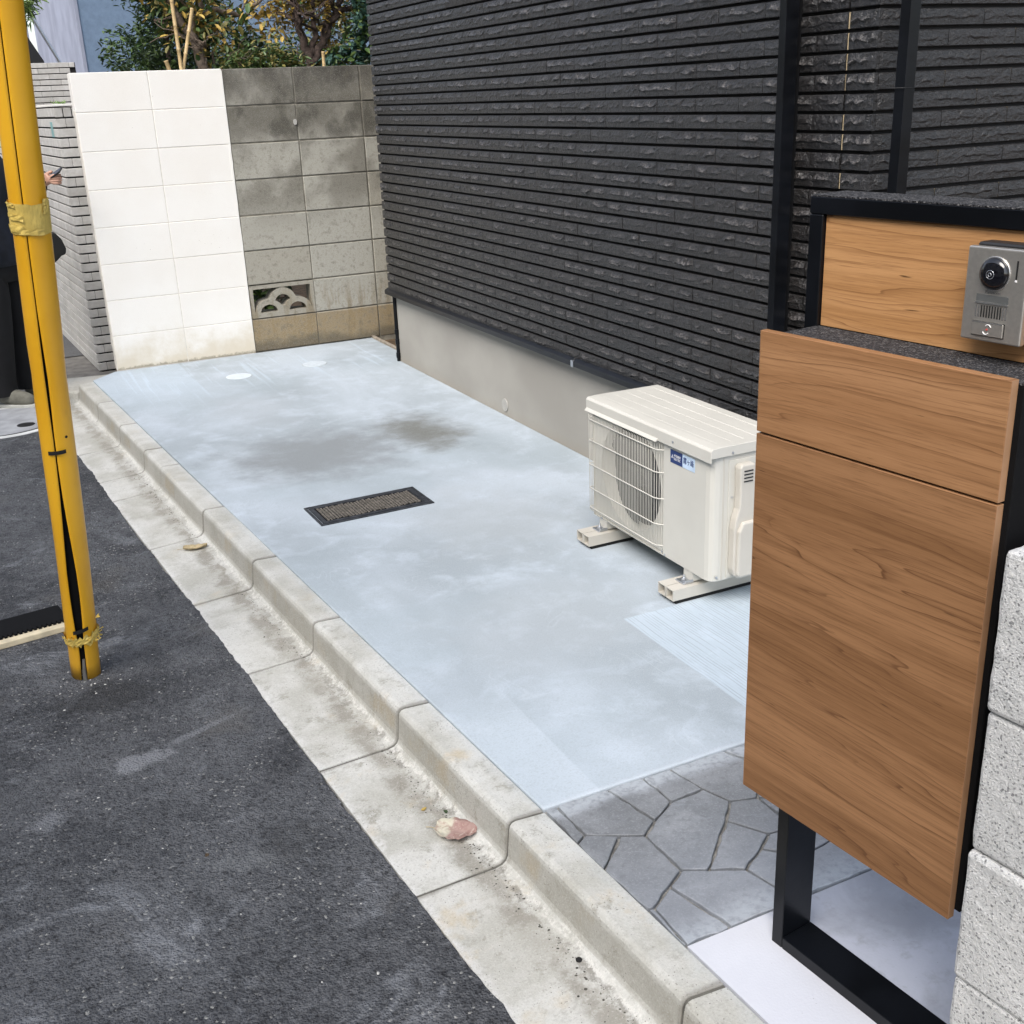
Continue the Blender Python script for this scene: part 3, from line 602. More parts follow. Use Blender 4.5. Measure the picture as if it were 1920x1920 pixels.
# flashing under the tiles, in two lengths that meet with a small gap
for a, b in ((-.70, -2.86), (-2.866, -4.41)):
    fl = MB(); fl.prism([(1.405, .382), (1.44, .384), (1.44, .416), (1.425, .416), (1.405, .404)], a, b, 'y'); hp(fl.build('flashing', M['black'], bevel=.0015, seg=1))
hp(MB().box((1.403, -2.872, .381), (1.43, -2.852, .407)).build('flashing_clip', M['zinc']))
def tile_mesh(L, H, seed, rough=1.0, nm='tile'):
    r = np.random.default_rng(seed); nx, nz = 14, 6; V = []; F = []
    ridge = .47 + .10 * np.interp(np.linspace(0, 1, nx), np.linspace(0, 1, 7), r.uniform(-1, 1, 7)) + r.normal(0, .045, nx)
    amp = np.clip(np.interp(np.linspace(0, 1, nx), np.linspace(0, 1, 7), r.uniform(-.2, 1.4, 7)), .03, 1.3) * rough
    zs = [0, .045, None, None, None, .935, 1]; lift = r.uniform(.5, 1.1)
    for j in range(7):
        for i in range(nx):
            x = i / (nx - 1) * L; e = min(i, nx - 1 - i); fe = 0 if e == 0 else (1 if e > 1 else .7)
            if j == 0 or j == 6: d = .0105
            elif j == 1 or j == 5: d = .0132
            elif j == 2: d = .0138 + r.normal(0, .0003) * fe
            elif j == 3: d = .0142 + (.0078 * amp[i] * lift + r.normal(0, .0007)) * fe
            else: d = .0136 + (.0040 * amp[i] * lift + r.normal(0, .0013) * rough) * fe
            z = {2: ridge[i] - .10, 3: ridge[i] + .02, 4: min(.88, ridge[i] + .26 + r.normal(0, .03))}.get(j, zs[j])
            z *= H
            if i in (0, nx - 1): d -= .0010
            V.append((x, -d, z))
    for j in range(6):
        for i in range(nx - 1): a = j * nx + i; F.append((a, a + 1, a + nx + 1, a + nx))
    k = len(V); V += [(0, 0, 0), (L, 0, 0), (L, 0, H), (0, 0, H)]
    F.append((k, k + 1) + tuple(range(nx - 1, -1, -1))); F.append(tuple(range(6 * nx, 7 * nx)) + (k + 2, k + 3))
    F.append((k + 3, k) + tuple(j * nx for j in range(7))); F.append((k + 1, k + 2) + tuple(j * nx + nx - 1 for j in range(6, -1, -1)))
    mb = MB().add(V, F); return mb
PIT = .0486; TH = .0405; Z0 = .4045 + .0035; TL = .2165
variants = {}
def get_tile(L, seed, plain=False):
    key = (round(L, 3), seed, plain)
    if key not in variants:
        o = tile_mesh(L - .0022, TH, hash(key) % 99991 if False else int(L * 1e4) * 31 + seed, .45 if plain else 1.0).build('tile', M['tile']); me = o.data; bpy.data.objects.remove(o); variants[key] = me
    return variants[key]
plan = []          # (origin, rz, L, seed, plain)
for r in range(45):
    z = Z0 + r * PIT; off = -2.136 if r % 2 else -2.0275    # joint phase
    if r == 0: off = -2.0275
    off = -2.136 if (r % 2 == 1) else -2.0275
    # joints between far corner -.715 and -4.31, then the piece to the corner
    js = [-.715]; k = math.ceil((off + .715) / TL * -1 - 1)
    ys = sorted([off + TL * q for q in range(-14, 9)], reverse=True)
    js += [q for q in ys if -.76 > q > -4.28] + [-4.309]
    for a, b in zip(js, js[1:]):
        if r >= 28 and a < -1.74 and b > -3.0: continue      # fluted panel sits here
        plan.append(((1.436, a, z), -R(90), a - b, int(rng.integers(0, 9)), False))
    plan.append(((1.436, -4.314, z), -R(90), .104, int(rng.integers(0, 4)), False))
    offx = 1.541 if r % 2 else 1.659
    xs = [1.4355] + [offx + .2365 * q for q in range(0, 12)]
    for a, b in zip(xs, xs[1:]):
        if b < 4.1: plan.append(((a, -4.404, z), 0.0, b - a, int(rng.integers(0, 5)), True))
def seen(p):
    (x, y, z), rz, L, *_ = p
    c = Vector((x, y - (L / 2 if rz else 0), z + .02)) if rz else Vector((x + L / 2, y, z + .02))
    d = c - CAM; v = Rw @ d; v = (v.x, v.y, -v.z); u, w = v[0] / v[2] * 2093.6, v[1] / v[2] * 2093.6
    if abs(u) > 975 or abs(w) > 975: return -1
    if u > 560 and w < 600 and w < -20 + 0: pass
    return (L if rz else L * .9) / v[2] ** 2
ranked = sorted(range(len(plan)), key=lambda i: -seen(plan[i])); near = set(i for i in ranked[:300] if seen(plan[i]) > 0)
rest = MB()
for i, (p, rz, L, sd_, plain) in enumerate(plan):
    me = get_tile(L, sd_, plain)
    if i in near:
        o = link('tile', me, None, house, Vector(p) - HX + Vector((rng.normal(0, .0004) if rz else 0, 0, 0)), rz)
    else:
        c, s_ = math.cos(rz), math.sin(rz)
        rest.add([(p[0] + v.co.x * c - v.co.y * s_, p[1] + v.co.x * s_ + v.co.y * c, p[2] + v.co.z) for v in me.vertices], [tuple(f.vertices) for f in me.polygons])
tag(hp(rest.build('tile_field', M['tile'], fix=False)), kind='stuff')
# fluted panel high on the wall
fp = MB(); fp.box((1.4265, -2.999, Z0 + 28 * PIT), (1.4355, -1.742, 2.6))
yy = -1.745
while yy > -2.995: fp.box((1.4205, yy - .010, Z0 + 28 * PIT + .001), (1.4265, yy, 2.598)); yy -= .0145
hp(fp.build('fluted_panel', M['tile2']))
sj = MB()
for r in range(45):
    if rng.random() < .6: sj.box((1.4245, -4.3135, Z0 + r * PIT + .001), (1.4355, -4.3092, Z0 + r * PIT + TH - .001))
hp(sj.build('sealant_joint', M['joint_beige']))
sj = MB()
for r in range(45):
    offx = 1.541 if r % 2 else 1.659
    for q in range(3):
        if rng.random() < .75: sj.box((offx + .2365 * q - .0012, -4.4145, Z0 + r * PIT + .001), (offx + .2365 * q + .0006, -4.406, Z0 + r * PIT + TH - .001))
hp(sj.build('joint_filler', M['joint_beige']))
# black rails standing off the wall
hp(MB().box((1.362, -4.14, .0), (1.405, -4.113, 3.2)).build('wall_rail', M['frame'], bevel=.001))
hp(MB().box((1.405, -4.134, .42), (1.42, -4.119, 3.2)).build('rail_spacer', M['blackmatte']))
dp = MB(); dp.box((1.441, -4.50, .0), (1.475, -4.467, 3.2)); hp(dp.build('downpipe', M['frame'], bevel=.002))
cl = MB(); cl.tube([(1.437, -4.42, 1.383), (1.437, -4.503, 1.383), (1.479, -4.503, 1.383), (1.479, -4.42, 1.383)], .0010, 6); hp(cl.build('pipe_clip', M['dark']))
# small drain at the far corner
sp = MB(); sp.tube([(1.447, -.735, -.02), (1.447, -.735, .40)], .0105, 12); 
for zz_ in (.02, .10, .155): sp.cyl((1.447, -.735), .0135, zz_, zz_ + .028, 'z', 12)
hp(sp.build('drain_pipe', M['frame']))
# unseen canopy added at the near corner to keep the entrance side in shade
hp(MB().box((1.45, -5.9, 2.75), (4.5, -4.41, 2.9)).build('added_porch_roof', M['black']))
# round vent cap on the foundation
hp(MB().cyl((-2.12, .05), .030, 1.4495, 1.4555, 'x', 28).build('vent_cap', M['cap2'], bevel=.001, seg=1))

# ------------------------------------------------------------------ slab fittings
lid = empty('inspection_cover', (.4885, -2.95, 0), .0, label='black framed rectangular inspection cover with stone patterned infill set in the slab', cat='drain cover')
lid.rotation_euler[2] = .02
fw, fh = .218, .1055
fr = MB()
for a, b in (((-fw, -fh, -.02), (fw, -fh + .010, .004)), ((-fw, fh - .010, -.02), (fw, fh, .004)), ((-fw, -fh + .0101, -.02), (-fw + .010, fh - .0101, .004)), ((fw - .010, -fh + .0101, -.02), (fw, fh - .0101, .004))): fr.box(a, b)
fr.build('outer_frame', M['cast'], lid, bevel=.001, seg=1)
ir = MB(); iw, ih = fw - .013, fh - .013
for a, b in (((-iw, -ih, -.02), (iw, -ih + .016, .0055)), ((-iw, ih - .016, -.02), (iw, ih, .0055)), ((-iw, -ih + .0161, -.02), (-iw + .016, ih - .0161, .0055)), ((iw - .016, -ih + .0161, -.02), (iw, ih - .0161, .0055))): ir.box(a, b)
ir.box((-.012, -ih - .001, .0), (.004, -ih + .006, .007))
ir.build('inner_frame', M['cast'], lid, bevel=.001, seg=1)
bx('cover_plate', (-iw + .017, -ih + .017, -.015), (iw - .017, ih - .017, .0008), M['blackmatte'], lid, bevel=0)
cells = MB(); cx0, cy0 = iw - .018, ih - .018
for i in range(-16, 17):
    for j in range(-5, 6):     # scalloped rows of small setts
        cxx = i * .0118; cyy = j * .0128 + .004 * math.cos(cxx * 48) + (0.0064 if i % 2 else 0)
        if abs(cxx) > cx0 - .006 or abs(cyy) > cy0 - .006: continue
        w, h, a = .0043 * rng.uniform(.8, 1.05), .0049 * rng.uniform(.75, 1.05), math.sin(cxx * 48) * .5 + rng.normal(0, .08)
        q = [(math.cos(a) * u - math.sin(a) * v + cxx, math.sin(a) * u + math.cos(a) * v + cyy) for u, v in ((-w, -h), (w, -h * .8), (w, h), (-w * .8, h))]
        cells.prism(q, .0, .0042)
tag(cells.build('infill_setts', M['cellstone'], lid), kind='stuff')
def cap(x, y, r, mat, label):
    o = empty('drain_cap', (x, y, 0), label=label, cat='drain cap', group='round caps set in the slab')
    MB().cyl((0, 0), r, -.02, .0022, 'z', 40).build('cap_disc', mat, o, bevel=.0008, seg=1); MB().cyl((0, 0), r + .0018, -.021, .0004, 'z', 40).build('cap_rim', M['mortar_new'], o)
cap(.565, -.563, .0700, M['disc'], 'pale round cap flush in the slab, in front of the white wall'); cap(1.013, -.515, .0690, M['disc2'], 'dusty round cap flush in the slab below the openwork block')

# ------------------------------------------------------------------ air conditioner
AX, AY = 1.043, -3.975
ac = empty('air_conditioner', (AX, AY, 0), label='cream outdoor air conditioner unit on two plastic blocks by the dark wall', cat='air conditioner')
y1, y0 = -3.647 - AY, -4.305 - AY      # far, near
z0, z1 = .080, .452; DB = .262
# casing as a shell: right part closed, left part open behind the grille
cs = MB()
pts = [(0.0, -.07 + .0), (0.0, y0 + .030), (.004, y0 + .014), (.012, y0 + .004), (.024, y0)] 
body = [(.0, -.088), (.0, y0 + .030), (.0035, y0 + .015), (.012, y0 + .0045), (.026, y0), (DB, y0), (DB, y1), (.055, y1), (.055, -.088)]
cs.prism(body, z0, z1, 'z'); cs.build('casing', M['cream'], ac, bevel=.0015, seg=1)
# fan shroud: front plate with the round opening
FC, FR = (.105, .275), .172
def ring_plate(x, yA, yB, zA, zB, c, r, thick, name, mat, n=64):
    mb = MB(); V = []; F = []
    def onrect(q):
        dx, dz = math.cos(q), math.sin(q); t = min((((yB if dx > 0 else yA) - c[0]) / dx) if abs(dx) > 1e-6 else 9, (((zB if dz > 0 else zA) - c[1]) / dz) if abs(dz) > 1e-6 else 9); return c[0] + dx * t, c[1] + dz * t
    qs = sorted([2 * math.pi * i / n for i in range(n)] + [math.atan2(zz - c[1], yy - c[0]) % (2 * math.pi) for yy in (yA, yB) for zz in (zA, zB)])
    N = len(qs)
    for q in qs: a = onrect(q); V.append((x, a[0], a[1]))
    for q in qs: V.append((x, c[0] + r * math.cos(q), c[1] + r * math.sin(q)))
    for q in qs: V.append((x + thick, c[0] + r * .95 * math.cos(q), c[1] + r * .95 * math.sin(q)))
    for i in range(N): j = (i + 1) % N; F += [(i, j, N + j, N + i), (N + i, N + j, 2 * N + j, 2 * N + i)]
    mb.add(V, F, False); return mb.build(name, mat, ac, fix=True)
ring_plate(.006, -.088, y1 - .004, z0 + .004, z1 - .004, FC, FR, .045, 'fan_shroud', M['cream'])
bx('side_strip', (.001, y1 - .004, z0), (.055, y1, z1), M['cream'], ac, bevel=.001)
bx('bottom_strip', (.001, -.088, z0), (.055, y1 - .0042, z0 + .004), M['cream'], ac, bevel=.0005)
cl_ = MB().cyl(FC, FR * .97, .0505, .0545, 'x', 48); cl_.build('coil_panel', M['fins'], ac)
fb = MB().cyl(FC, .034, .022, .05, 'x', 24)
for k in range(3):
    q0 = k * 2.094 + .4; V = []; F = []
    for i in range(9):
        q = q0 + i / 8 * 1.5
        for rr_ in (.033, .10, .157): V.append((.024 + .022 * i / 8, FC[0] + rr_ * math.cos(q), FC[1] + rr_ * math.sin(q)))
    for i in range(8):
        for j in range(2): a = i * 3 + j; F.append((a, a + 1, a + 4, a + 3))
    fb.add(V, F, True)
fb.build('fan', M['fan'], ac, fix=False)
gv = MB()
ga, gb, gz0, gz1 = y1 - .003, -.083, .102, .430
for k in range(47):
    yy = ga + (gb - ga) * k / 46; zb = gz0 + (0 if 0 < k < 46 else 0)
    fwd = -.014 if k < 43 else -.014 + (k - 42) * .003
    gv.tube([(-.002, yy, gz1 + .006), (fwd, yy, gz1), (fwd, yy, gz0), (-.001, yy, gz0 - .008)], .00115, 5, cap=False)
tag(gv.build('grille_wires', M['cream'], ac), kind='stuff')
for zz in (.414, .344, .262, .180, .112):
    MB().tube([(.012, ga + .003, zz), (-.008, ga + .003, zz), (-.0165, ga - .004, zz), (-.0165, gb + .02, zz), (-.010, gb + .004, zz), (.002, gb - .008, zz)], .0021, 6).build('grille_bar', M['cream'], ac)
# lid with ribs and rolled front edge
lidm = MB(); hh = z1 + .0005
lidm.prism([(-.012, hh - .012), (-.012, hh + .022), (-.006, hh + .029), (.02, hh + .031), (DB + .0, hh + .030), (DB + .008, hh + .022), (DB + .008, hh - .006), (DB + .005, hh - .006), (DB + .005, hh + .001), (-.009, hh + .001), (-.009, hh - .012)], y0 - .008, y1 + .018, 'y')
lidm.build('lid', M['cream'], ac, bevel=.002, seg=2)
for xx in (.030, .075, .120, .165, .225):
    MB().prism([(xx, hh + .0300), (xx + .004, hh + .0318), (xx + .009, hh + .0300)], y0 + .03, y1 - .01, 'y').build('lid_rib', M['cream'], ac, bevel=.0008, seg=1)
MB().prism([(-.020, hh - .014), (-.012, hh - .010), (-.012, hh - .004), (-.0205, hh - .0125)], -.075, y1 + .014, 'y').build('drip_lip', M['cream'], ac)
# right side panel line, cover and screws
MB().box((.036, y0 - .0012, z0 + .004), (.0405, y0 + .001, z1 - .004)).build('corner_seam', M['cream2'], ac)
MB().box((.054, y0 - .0030, z0 + .006), (.176, y0 - .0002, z1 - .014)).build('service_panel', M['cream'], ac, bevel=.001, seg=1)
vc = [(.072, .420), (.074, .335), (.072, .300), (.062, .270), (.057, .240), (.057, .120), (.062, .100), (.075, .088), (.158, .088), (.158, .250), (.148, .285), (.126, .330), (.126, .420), (.120, .428), (.078, .428)]
vb = MB(); vb.prism(vc, y0 - .031, y0 - .003, 'y'); vb.build('valve_cover', M['cream2'], ac, bevel=.007, seg=3)
MB().prism([(.064, .105), (.066, .235), (.080, .262), (.150, .262), (.150, .095), (.072, .095)], y0 - .042, y0 - .026, 'y').build('valve_cover_bulge', M['cream2'], ac, bevel=.0075, seg=3)
for k in range(4): MB().box((.084, y0 - .0325, .408 - k * .010), (.114, y0 - .0312, .4115 - k * .010)).build('vent_slot', M['dark'], ac)
for (xx, yy, zz, ax) in ((-.0145, .0 - .155, hh + .006, 'x'), (-.002, -.085, z0 + .012, 'x'), (-.002, y1 - .055, z0 + .004, 'x'), (-.002, -.100, z0 + .006, 'x')):
    MB().cyl((yy, zz), .0035, xx, xx + .004, 'x', 10).build('screw', M['zinc'], ac)
for (xx, zz) in ((.020, .095), (.066, .33), (.142, .33), (.060, hh + .010)): MB().cyl((xx, zz), .0035, y0 - (.010 if zz > .4 else .0045), y0 + .001, 'y', 10).build('screw', M['zinc'], ac)
def text_mesh(s, size, mat, parent, name, origin, xdir, updir, extr=.0002, align='LEFT', sx=1.0, bold=0.0):
    cu = bpy.data.curves.new('t', 'FONT'); cu.body = s; cu.size = size; cu.extrude = extr; cu.align_x = align; cu.align_y = 'CENTER'; cu.offset = bold
    o = bpy.data.objects.new('t', cu); COL.objects.link(o); dg = bpy.context.evaluated_depsgraph_get(); me = bpy.data.meshes.new_from_object(o.evaluated_get(dg)); bpy.data.objects.remove(o)
    X = Vector(xdir).normalized(); U = Vector(updir).normalized(); N = X.cross(U)
    for v in me.vertices: v.co = Vector(origin) + X * v.co.x * sx + U * v.co.y + N * v.co.z
    me.materials.clear(); me.materials.append(mat); return link(name, me, None, parent)
ly0, ly1, lz0, lz1 = -4.101 - AY, -4.222 - AY, .389, .428
lb = MB().box((-.0012, -.1870, lz0), (.0002, ly0, lz1)).build('sticker_left_half', M['navy'], ac, bevel=0)
MB().box((-.0012, ly1, lz0), (.0002, -.1872, lz1)).build('sticker_right_half', M['skyblue'], ac)
d3 = MB(); c_ = (ly0 - .0105, (lz0 + lz1) / 2); s_ = .0038
def dia(cy, cz, q):
    a = Vector((math.cos(q), math.sin(q))); b = Vector((-a.y, a.x)); o_ = Vector((cy, cz)); L_ = s_ * 1.75; w_ = s_ * .5
    d3.prism([tuple(o_), tuple(o_ + a * L_ / 2 + b * w_), tuple(o_ + a * L_), tuple(o_ + a * L_ / 2 - b * w_)], -.0018, -.0011, 'x')
for q in (math.pi / 2, math.pi / 2 + 2.094, math.pi / 2 - 2.094): dia(c_[0], c_[1] - .001, q)
d3.build('three_diamond_mark', M['printw'], ac)
text_mesh('MITSUBISHI', .0105, M['printw'], ac, 'maker_name', (-.0014, ly0 - .0185, (lz0 + lz1) / 2 + .0042), (0, -1, 0), (0, 0, 1), sx=.62)
text_mesh('ELECTRIC', .0105, M['printw'], ac, 'maker_name', (-.0014, ly0 - .0185, (lz0 + lz1) / 2 - .0052), (0, -1, 0), (0, 0, 1), sx=.72)
text_mesh('霧ヶ峰', .0215, M['navy'], ac, 'range_name', (-.0014, (-.187 + ly1) / 2, (lz0 + lz1) / 2 + .0015), (0, -1, 0), (0, 0, 1), align='CENTER', sx=.82, bold=.0001)
def support(yc, label):
    o = empty('support_block', (.968, yc, 0), label=label, cat='support block', group='plastic blocks under the air conditioner')
    for sgn in (-1, 1):
        b = MB(); w = .019; c0 = sgn * .0205; t = .003; zb, zt = .012, .046 
        L_ = .34
        b.box((0, c0 - w, zb), (L_, c0 + w, zb + t)); b.box((0, c0 - w, zb + t), (L_, c0 - w + t, zt)); b.box((0, c0 + w - t, zb + t), (L_, c0 + w, zt)); b.box((0, c0 - w + t, zt - t), (L_, c0 + w - t, zt))
        b.build('channel', M['cream2'], o)
        MB().box((.03, c0 - w + t + .001, zb + t + .001), (L_ - .002, c0 + w - t - .001, zt - t - .001)).build('channel_infill', M['cream2'], o)
    MB().box((.012, -.036, .0), (.33, -.006, .0118)).build('rubber_pad', M['rubber'], o); MB().box((.012, .006, .0), (.33, .036, .0118)).build('rubber_pad', M['rubber'], o)
    br = MB(); br.box((.048, -.021, .0462), (.084, .021, .0505)); br.box((.052, -.0245, .0506), (.080, -.0215, .058)); br.cyl((.064, .0), .0085, .0506, .058, 'z', 6, smooth=False); br.cyl((.064, .0), .0042, .058, .068, 'z', 10); br.build('bolt_clamp', M['zinc'], o, bevel=.0006, seg=1)
    MB().box((.078, -.022, .0508), (.30, .022, .0798)).build('unit_foot', M['cream'], o)
support(-3.7055, 'cream channel block under the far end of the air conditioner'); support(-4.193, 'cream channel block under the near end of the air conditioner')

# ------------------------------------------------------------------ gate post unit with mailbox
TH_ = .118
post = empty('letterbox_post', (.356, -5.46, 0), -R(90) + TH_, label='black portal frame carrying a wood fronted delivery box and wood name panel', cat='mailbox post')
# local: +X runs along the frame towards the camera, -Y faces the road
def pb(name, s0, s1, p0, p1, z0, z1, mat, bevel=.0012, parent=None, seg=1):   # p measured from the frame's road face inwards (negative = towards the road)
    return MB().box((s0, p0, z0), (s1, p1, z1)).build(name, mat, parent or post, bevel=bevel, seg=seg)
# (local y = +p because local -Y is road side)
pb('frame_leg', -.008, .016, 0, .070, -.02, 1.2385, M['frame']); pb('frame_leg', .402, .426, 0, .070, -.02, 1.2385, M['frame'])
pb('bottom_rail', .0165, .4015, 0, .070, -.004, .0225, M['frame'])
pb('top_rail', -.008, .426, 0, .070, 1.239, 1.262, M['frame']); pb('top_coating', -.0075, .4255, .0005, .0695, 1.2622, 1.2640, M['speckle'], 0)
wp = pb('name_panel', .0168, .4012, .006, .030, 1.088, 1.2382, M['wood1'], .0008)
pb('back_panel', .0168, .4012, .034, .066, .36, 1.2382, M['blackmatte'])
pb('delivery_box', .014, .390, -.0785, .0335, .372, 1.0858, M['blackmatte'], .001)
pb('box_top', .0138, .3902, -.0787, .0055, 1.0860, 1.0876, M['speckle'], 0)
pb('drawer_front', .0, .3815, -.0915, -.079, .9495, 1.0925, M['wood2'], .0008)
pb('door_front', .0, .3815, -.0915, -.079, .3620, .9462, M['wood3'], .0008)
def edge_strip(z0, z1): pb('edge_band', -.0006, -.0001, -.0913, -.0792, z0, z1, M['wedge'], 0); pb('edge_band', .3816, .3821, -.0913, -.0792, z0, z1, M['wedge'], 0)
edge_strip(.9497, 1.0923); edge_strip(.3622, .9460)

# intercom on the name panel
ic = empty('intercom', post.matrix_world @ Vector((0, 0, 0)), label='steel video door intercom with round black camera on the wood name panel', cat='intercom')
ic.location = (.356, -5.46, 0); ic.rotation_euler[2] = -R(90) + TH_
s0, s1, q = .2675, .3450, -.031
pb('rear_case', s0 + .004, s1 + .004, -.020, .0058, 1.119, 1.226, M['dark'], .002, ic)
pb('steel_plate', s0, s1 + .001, -.031, -.0205, 1.1145, 1.2225, M['steel'], .0022, ic, 3)
cc = (.3055, 1.1935); ln = []
MB().cyl(cc, .0198, -.0325, -.0308, 'y', 48).build('camera_ring', M['chrome'], ic, bevel=.0005, seg=1)
dm = MB(); V = []; F = []; NR, NS = 8, 40
for i in range(NR + 1):
    a = math.pi / 2 * i / NR; rr_ = .0185 * math.cos(a); hgt = .0085 * math.sin(a)
    for j in range(NS): qq = 2 * math.pi * j / NS; V.append((cc[0] + rr_ * math.cos(qq), -.0326 - hgt, cc[1] + rr_ * math.sin(qq)))
for i in range(NR):
    for j in range(NS): F.append((i * NS + j, i * NS + (j + 1) % NS, (i + 1) * NS + (j + 1) % NS, (i + 1) * NS + j))
dm.add(V, F, True).build('camera_lens', M['lens'], ic)
def torus_y(c, R_, r_, y, name, mat):
    mb = MB(); n = 32; mb.tube([(c[0] + R_ * math.cos(2 * math.pi * i / n), y, c[1] + R_ * math.sin(2 * math.pi * i / n)) for i in range(n + 1)], r_, 6, cap=False); return mb.build(name, mat, ic)
torus_y(cc, .0048, .0006, -.0404, 'lens_ring', M['zinc']); torus_y(cc, .0020, .0004, -.0412, 'lens_ring', M['zinc']); torus_y(cc, .0105, .0004, -.0388, 'lens_ring', M['dark'])
pb('microphone_slot', .3318, .3338, -.0314, -.0309, 1.1895, 1.2105, M['rubber'], 0, ic); pb('status_lamp', .3315, .3340, -.0315, -.0309, 1.1868, 1.1892, M['printw'], 0, ic)
pb('name_window', .2845, .3262, -.0314, -.0309, 1.1605, 1.1690, M['window'], 0, ic); pb('window_sill', .2840, .3266, -.0325, -.0309, 1.1588, 1.1603, M['chrome'], 0, ic)
for k in range(12): pb('speaker_slot', .2850 + k * .00355, .2850 + k * .00355 + .0016, -.0314, -.0309, 1.1425, 1.1565, M['printg'] if k in (0, 1, 10, 11) else M['rubber'], 0, ic)
pb('call_button', .2835, .3245, -.0335, -.0309, 1.1215, 1.1370, M['steel'], .0006, ic); pb('button_highlight', .2840, .3240, -.0337, -.0330, 1.1366, 1.1378, M['chrome'], 0, ic); pb('button_gap', .2828, .3255, -.0312, -.0307, 1.1206, 1.1378, M['rubber'], 0, ic)
bl = MB()
for (u, w, rr_, a0, a1) in ((.3055, 1.1315, .0036, .2, 2.6), (.3030, 1.1272, .0036, 3.3, 5.8)):
    pts_ = [(u + rr_ * math.cos(a0 + (a1 - a0) * i / 8), -.0338, w + rr_ * math.sin(a0 + (a1 - a0) * i / 8)) for i in range(9)]
    bl.tube(pts_, .0006, 5)
bl.build('bell_symbol', M['printw'], ic); MB().cyl((.3042, 1.1294), .0011, -.0342, -.0334, 'y', 10).build('bell_dot', M['printr'], ic)
text_mesh('Panasonic', .0052, M['printg'], ic, 'maker_name', (.3058, -.0313, 1.1722), (1, 0, 0), (0, 0, 1), align='CENTER')

# ------------------------------------------------------------------ new block wall beside the post
nw = empty('block_wall', (.290, -5.884, 0), -R(90) + TH_, label='pale rough new concrete block wall beside the delivery box', cat='wall')
def rough_block(L, H, D, seed):
    r = np.random.default_rng(seed); bm = bmesh.new(); bmesh.ops.create_cube(bm, size=1); bmesh.ops.scale(bm, vec=(L, D, H), verts=bm.verts); bmesh.ops.translate(bm, vec=(L / 2, D / 2, H / 2), verts=bm.verts)
    bmesh.ops.bevel(bm, geom=bm.edges[:], offset=.006, segments=2, affect='EDGES', profile=.5)
    bmesh.ops.subdivide_edges(bm, edges=[e for e in bm.edges if e.calc_length() > .05], cuts=9, use_grid_fill=True)
    from mathutils import noise as mn
    for v in bm.verts:
        d = v.co - Vector((L / 2, D / 2, H / 2)); edge = 1.0
        v.co += v.normal * (mn.noise(v.co * 60 + Vector((seed, 0, 0))) * .0014 + mn.noise(v.co * 18 + Vector((0, seed, 0))) * .0012)
    me = bpy.data.meshes.new('rough_block'); bm.to_mesh(me); bm.free(); me.materials.append(M['newb']); return me
rbm = [rough_block(.385, .193, .12, k) for k in (3, 8, 14)]; rbh = [rough_block(.19, .193, .12, 21)]
zt = [(.908, .703), (.700, .5055), (.5025, .308), (.305, .105), (.102, -.09)]
for i, (a, b) in enumerate(zt):
    for k in range(4):
        o = link('concrete_block', rbm[(i + k) % 3], None, nw, ((k * .392 + .0), (.004 if i % 2 else 0), b), 0); o.scale[2] = (a - b) / .193
MB().box((.006, .010, -.1), (1.56, .11, .900)).build('mortar_core', M['mortar_new'], nw)

# ------------------------------------------------------------------ yellow guy wire guard
base = Vector((-.5935, -3.545, -.112)); top = Vector((-.489 + .045, -3.83 - .10, 2.14))
top = base + (Vector((-.509, -3.83, 1.64)) - base) * 1.35
guard = empty('guy_wire_guard', tuple(base), label='tall bright yellow split plastic guy wire guard standing on the asphalt', cat='pole guard')
ax_ = (top - base); LEN = ax_.length; ax_n = ax_.normalized(); toc = (CAM - base); toc -= ax_n * toc.dot(ax_n); toc.normalize(); sidev = ax_n.cross(toc).normalized()   # sidev points to image left/right
if (Rw @ sidev).x < 0: sidev = -sidev
def gp(h, ang, r):   # ang 0 = towards camera, positive = to the right
    return ax_n * h + (toc * math.cos(ang) + sidev * math.sin(ang)) * r
hs = [0, .05, .09, .13, .17, .22, .28, .36, .44, .52, .60, .68, .76, .84, .92, 1.0, 1.10, 1.25, 1.5, 1.8, 2.2, LEN]
gap = [.22, .20, .19, .19, .25, .29, .32, .30, .22, .14, .08, .05, .05, .08, .10, .07, .035, .035, .035, .035, .035, .035]
ctr = [-.20, -.16, -.14, -.14, -.16, -.16, -.16, -.17, -.18, -.20, -.21, -.22, -.22, -.22, -.23, -.24, -.26, -.27, -.28, -.28, -.28, -.28]
tb = MB(); NA = 40; V = []; F = []
for i, h in enumerate(hs):
    rad = .0405 + (.0015 if .1 < h < .9 else 0) + (.002 if h > .95 else 0)
    for inner in (0, 1):
        for j in range(NA + 1):
            a = ctr[i] + gap[i] + (2 * math.pi - 2 * gap[i]) * j / NA
            rr_ = (rad - .0028 * inner) * (1 + (.03 * math.sin(3 * a + h * 7)))
            if h > 1.42 and h < 1.6 and .9 < (a % 6.28) < 1.7: rr_ *= .93
            V.append(gp(h, a, rr_))
W2 = 2 * (NA + 1)
for i in range(len(hs) - 1):
    for j in range(NA):
        a = i * W2 + j; F.append((a, a + 1, a + 1 + W2, a + W2)); b = a + NA + 1; F.append((b, b + W2, b + 1 + W2, b + 1))
    for j in (0, NA): a = i * W2 + j; F.append((a, a + W2, a + W2 + NA + 1, a + NA + 1))
for j in range(NA): F.append((j, j + NA + 1, j + NA + 2, j + 1))
tb.add(V, F, True); tb.build('guard_tube', M['yellow'], guard)
it = MB(); it.tube([gp(.03, 0, 0), gp(LEN - .02, 0, 0)], .030, 16); it.build('inner_sleeve', M['blackmatte'], guard)
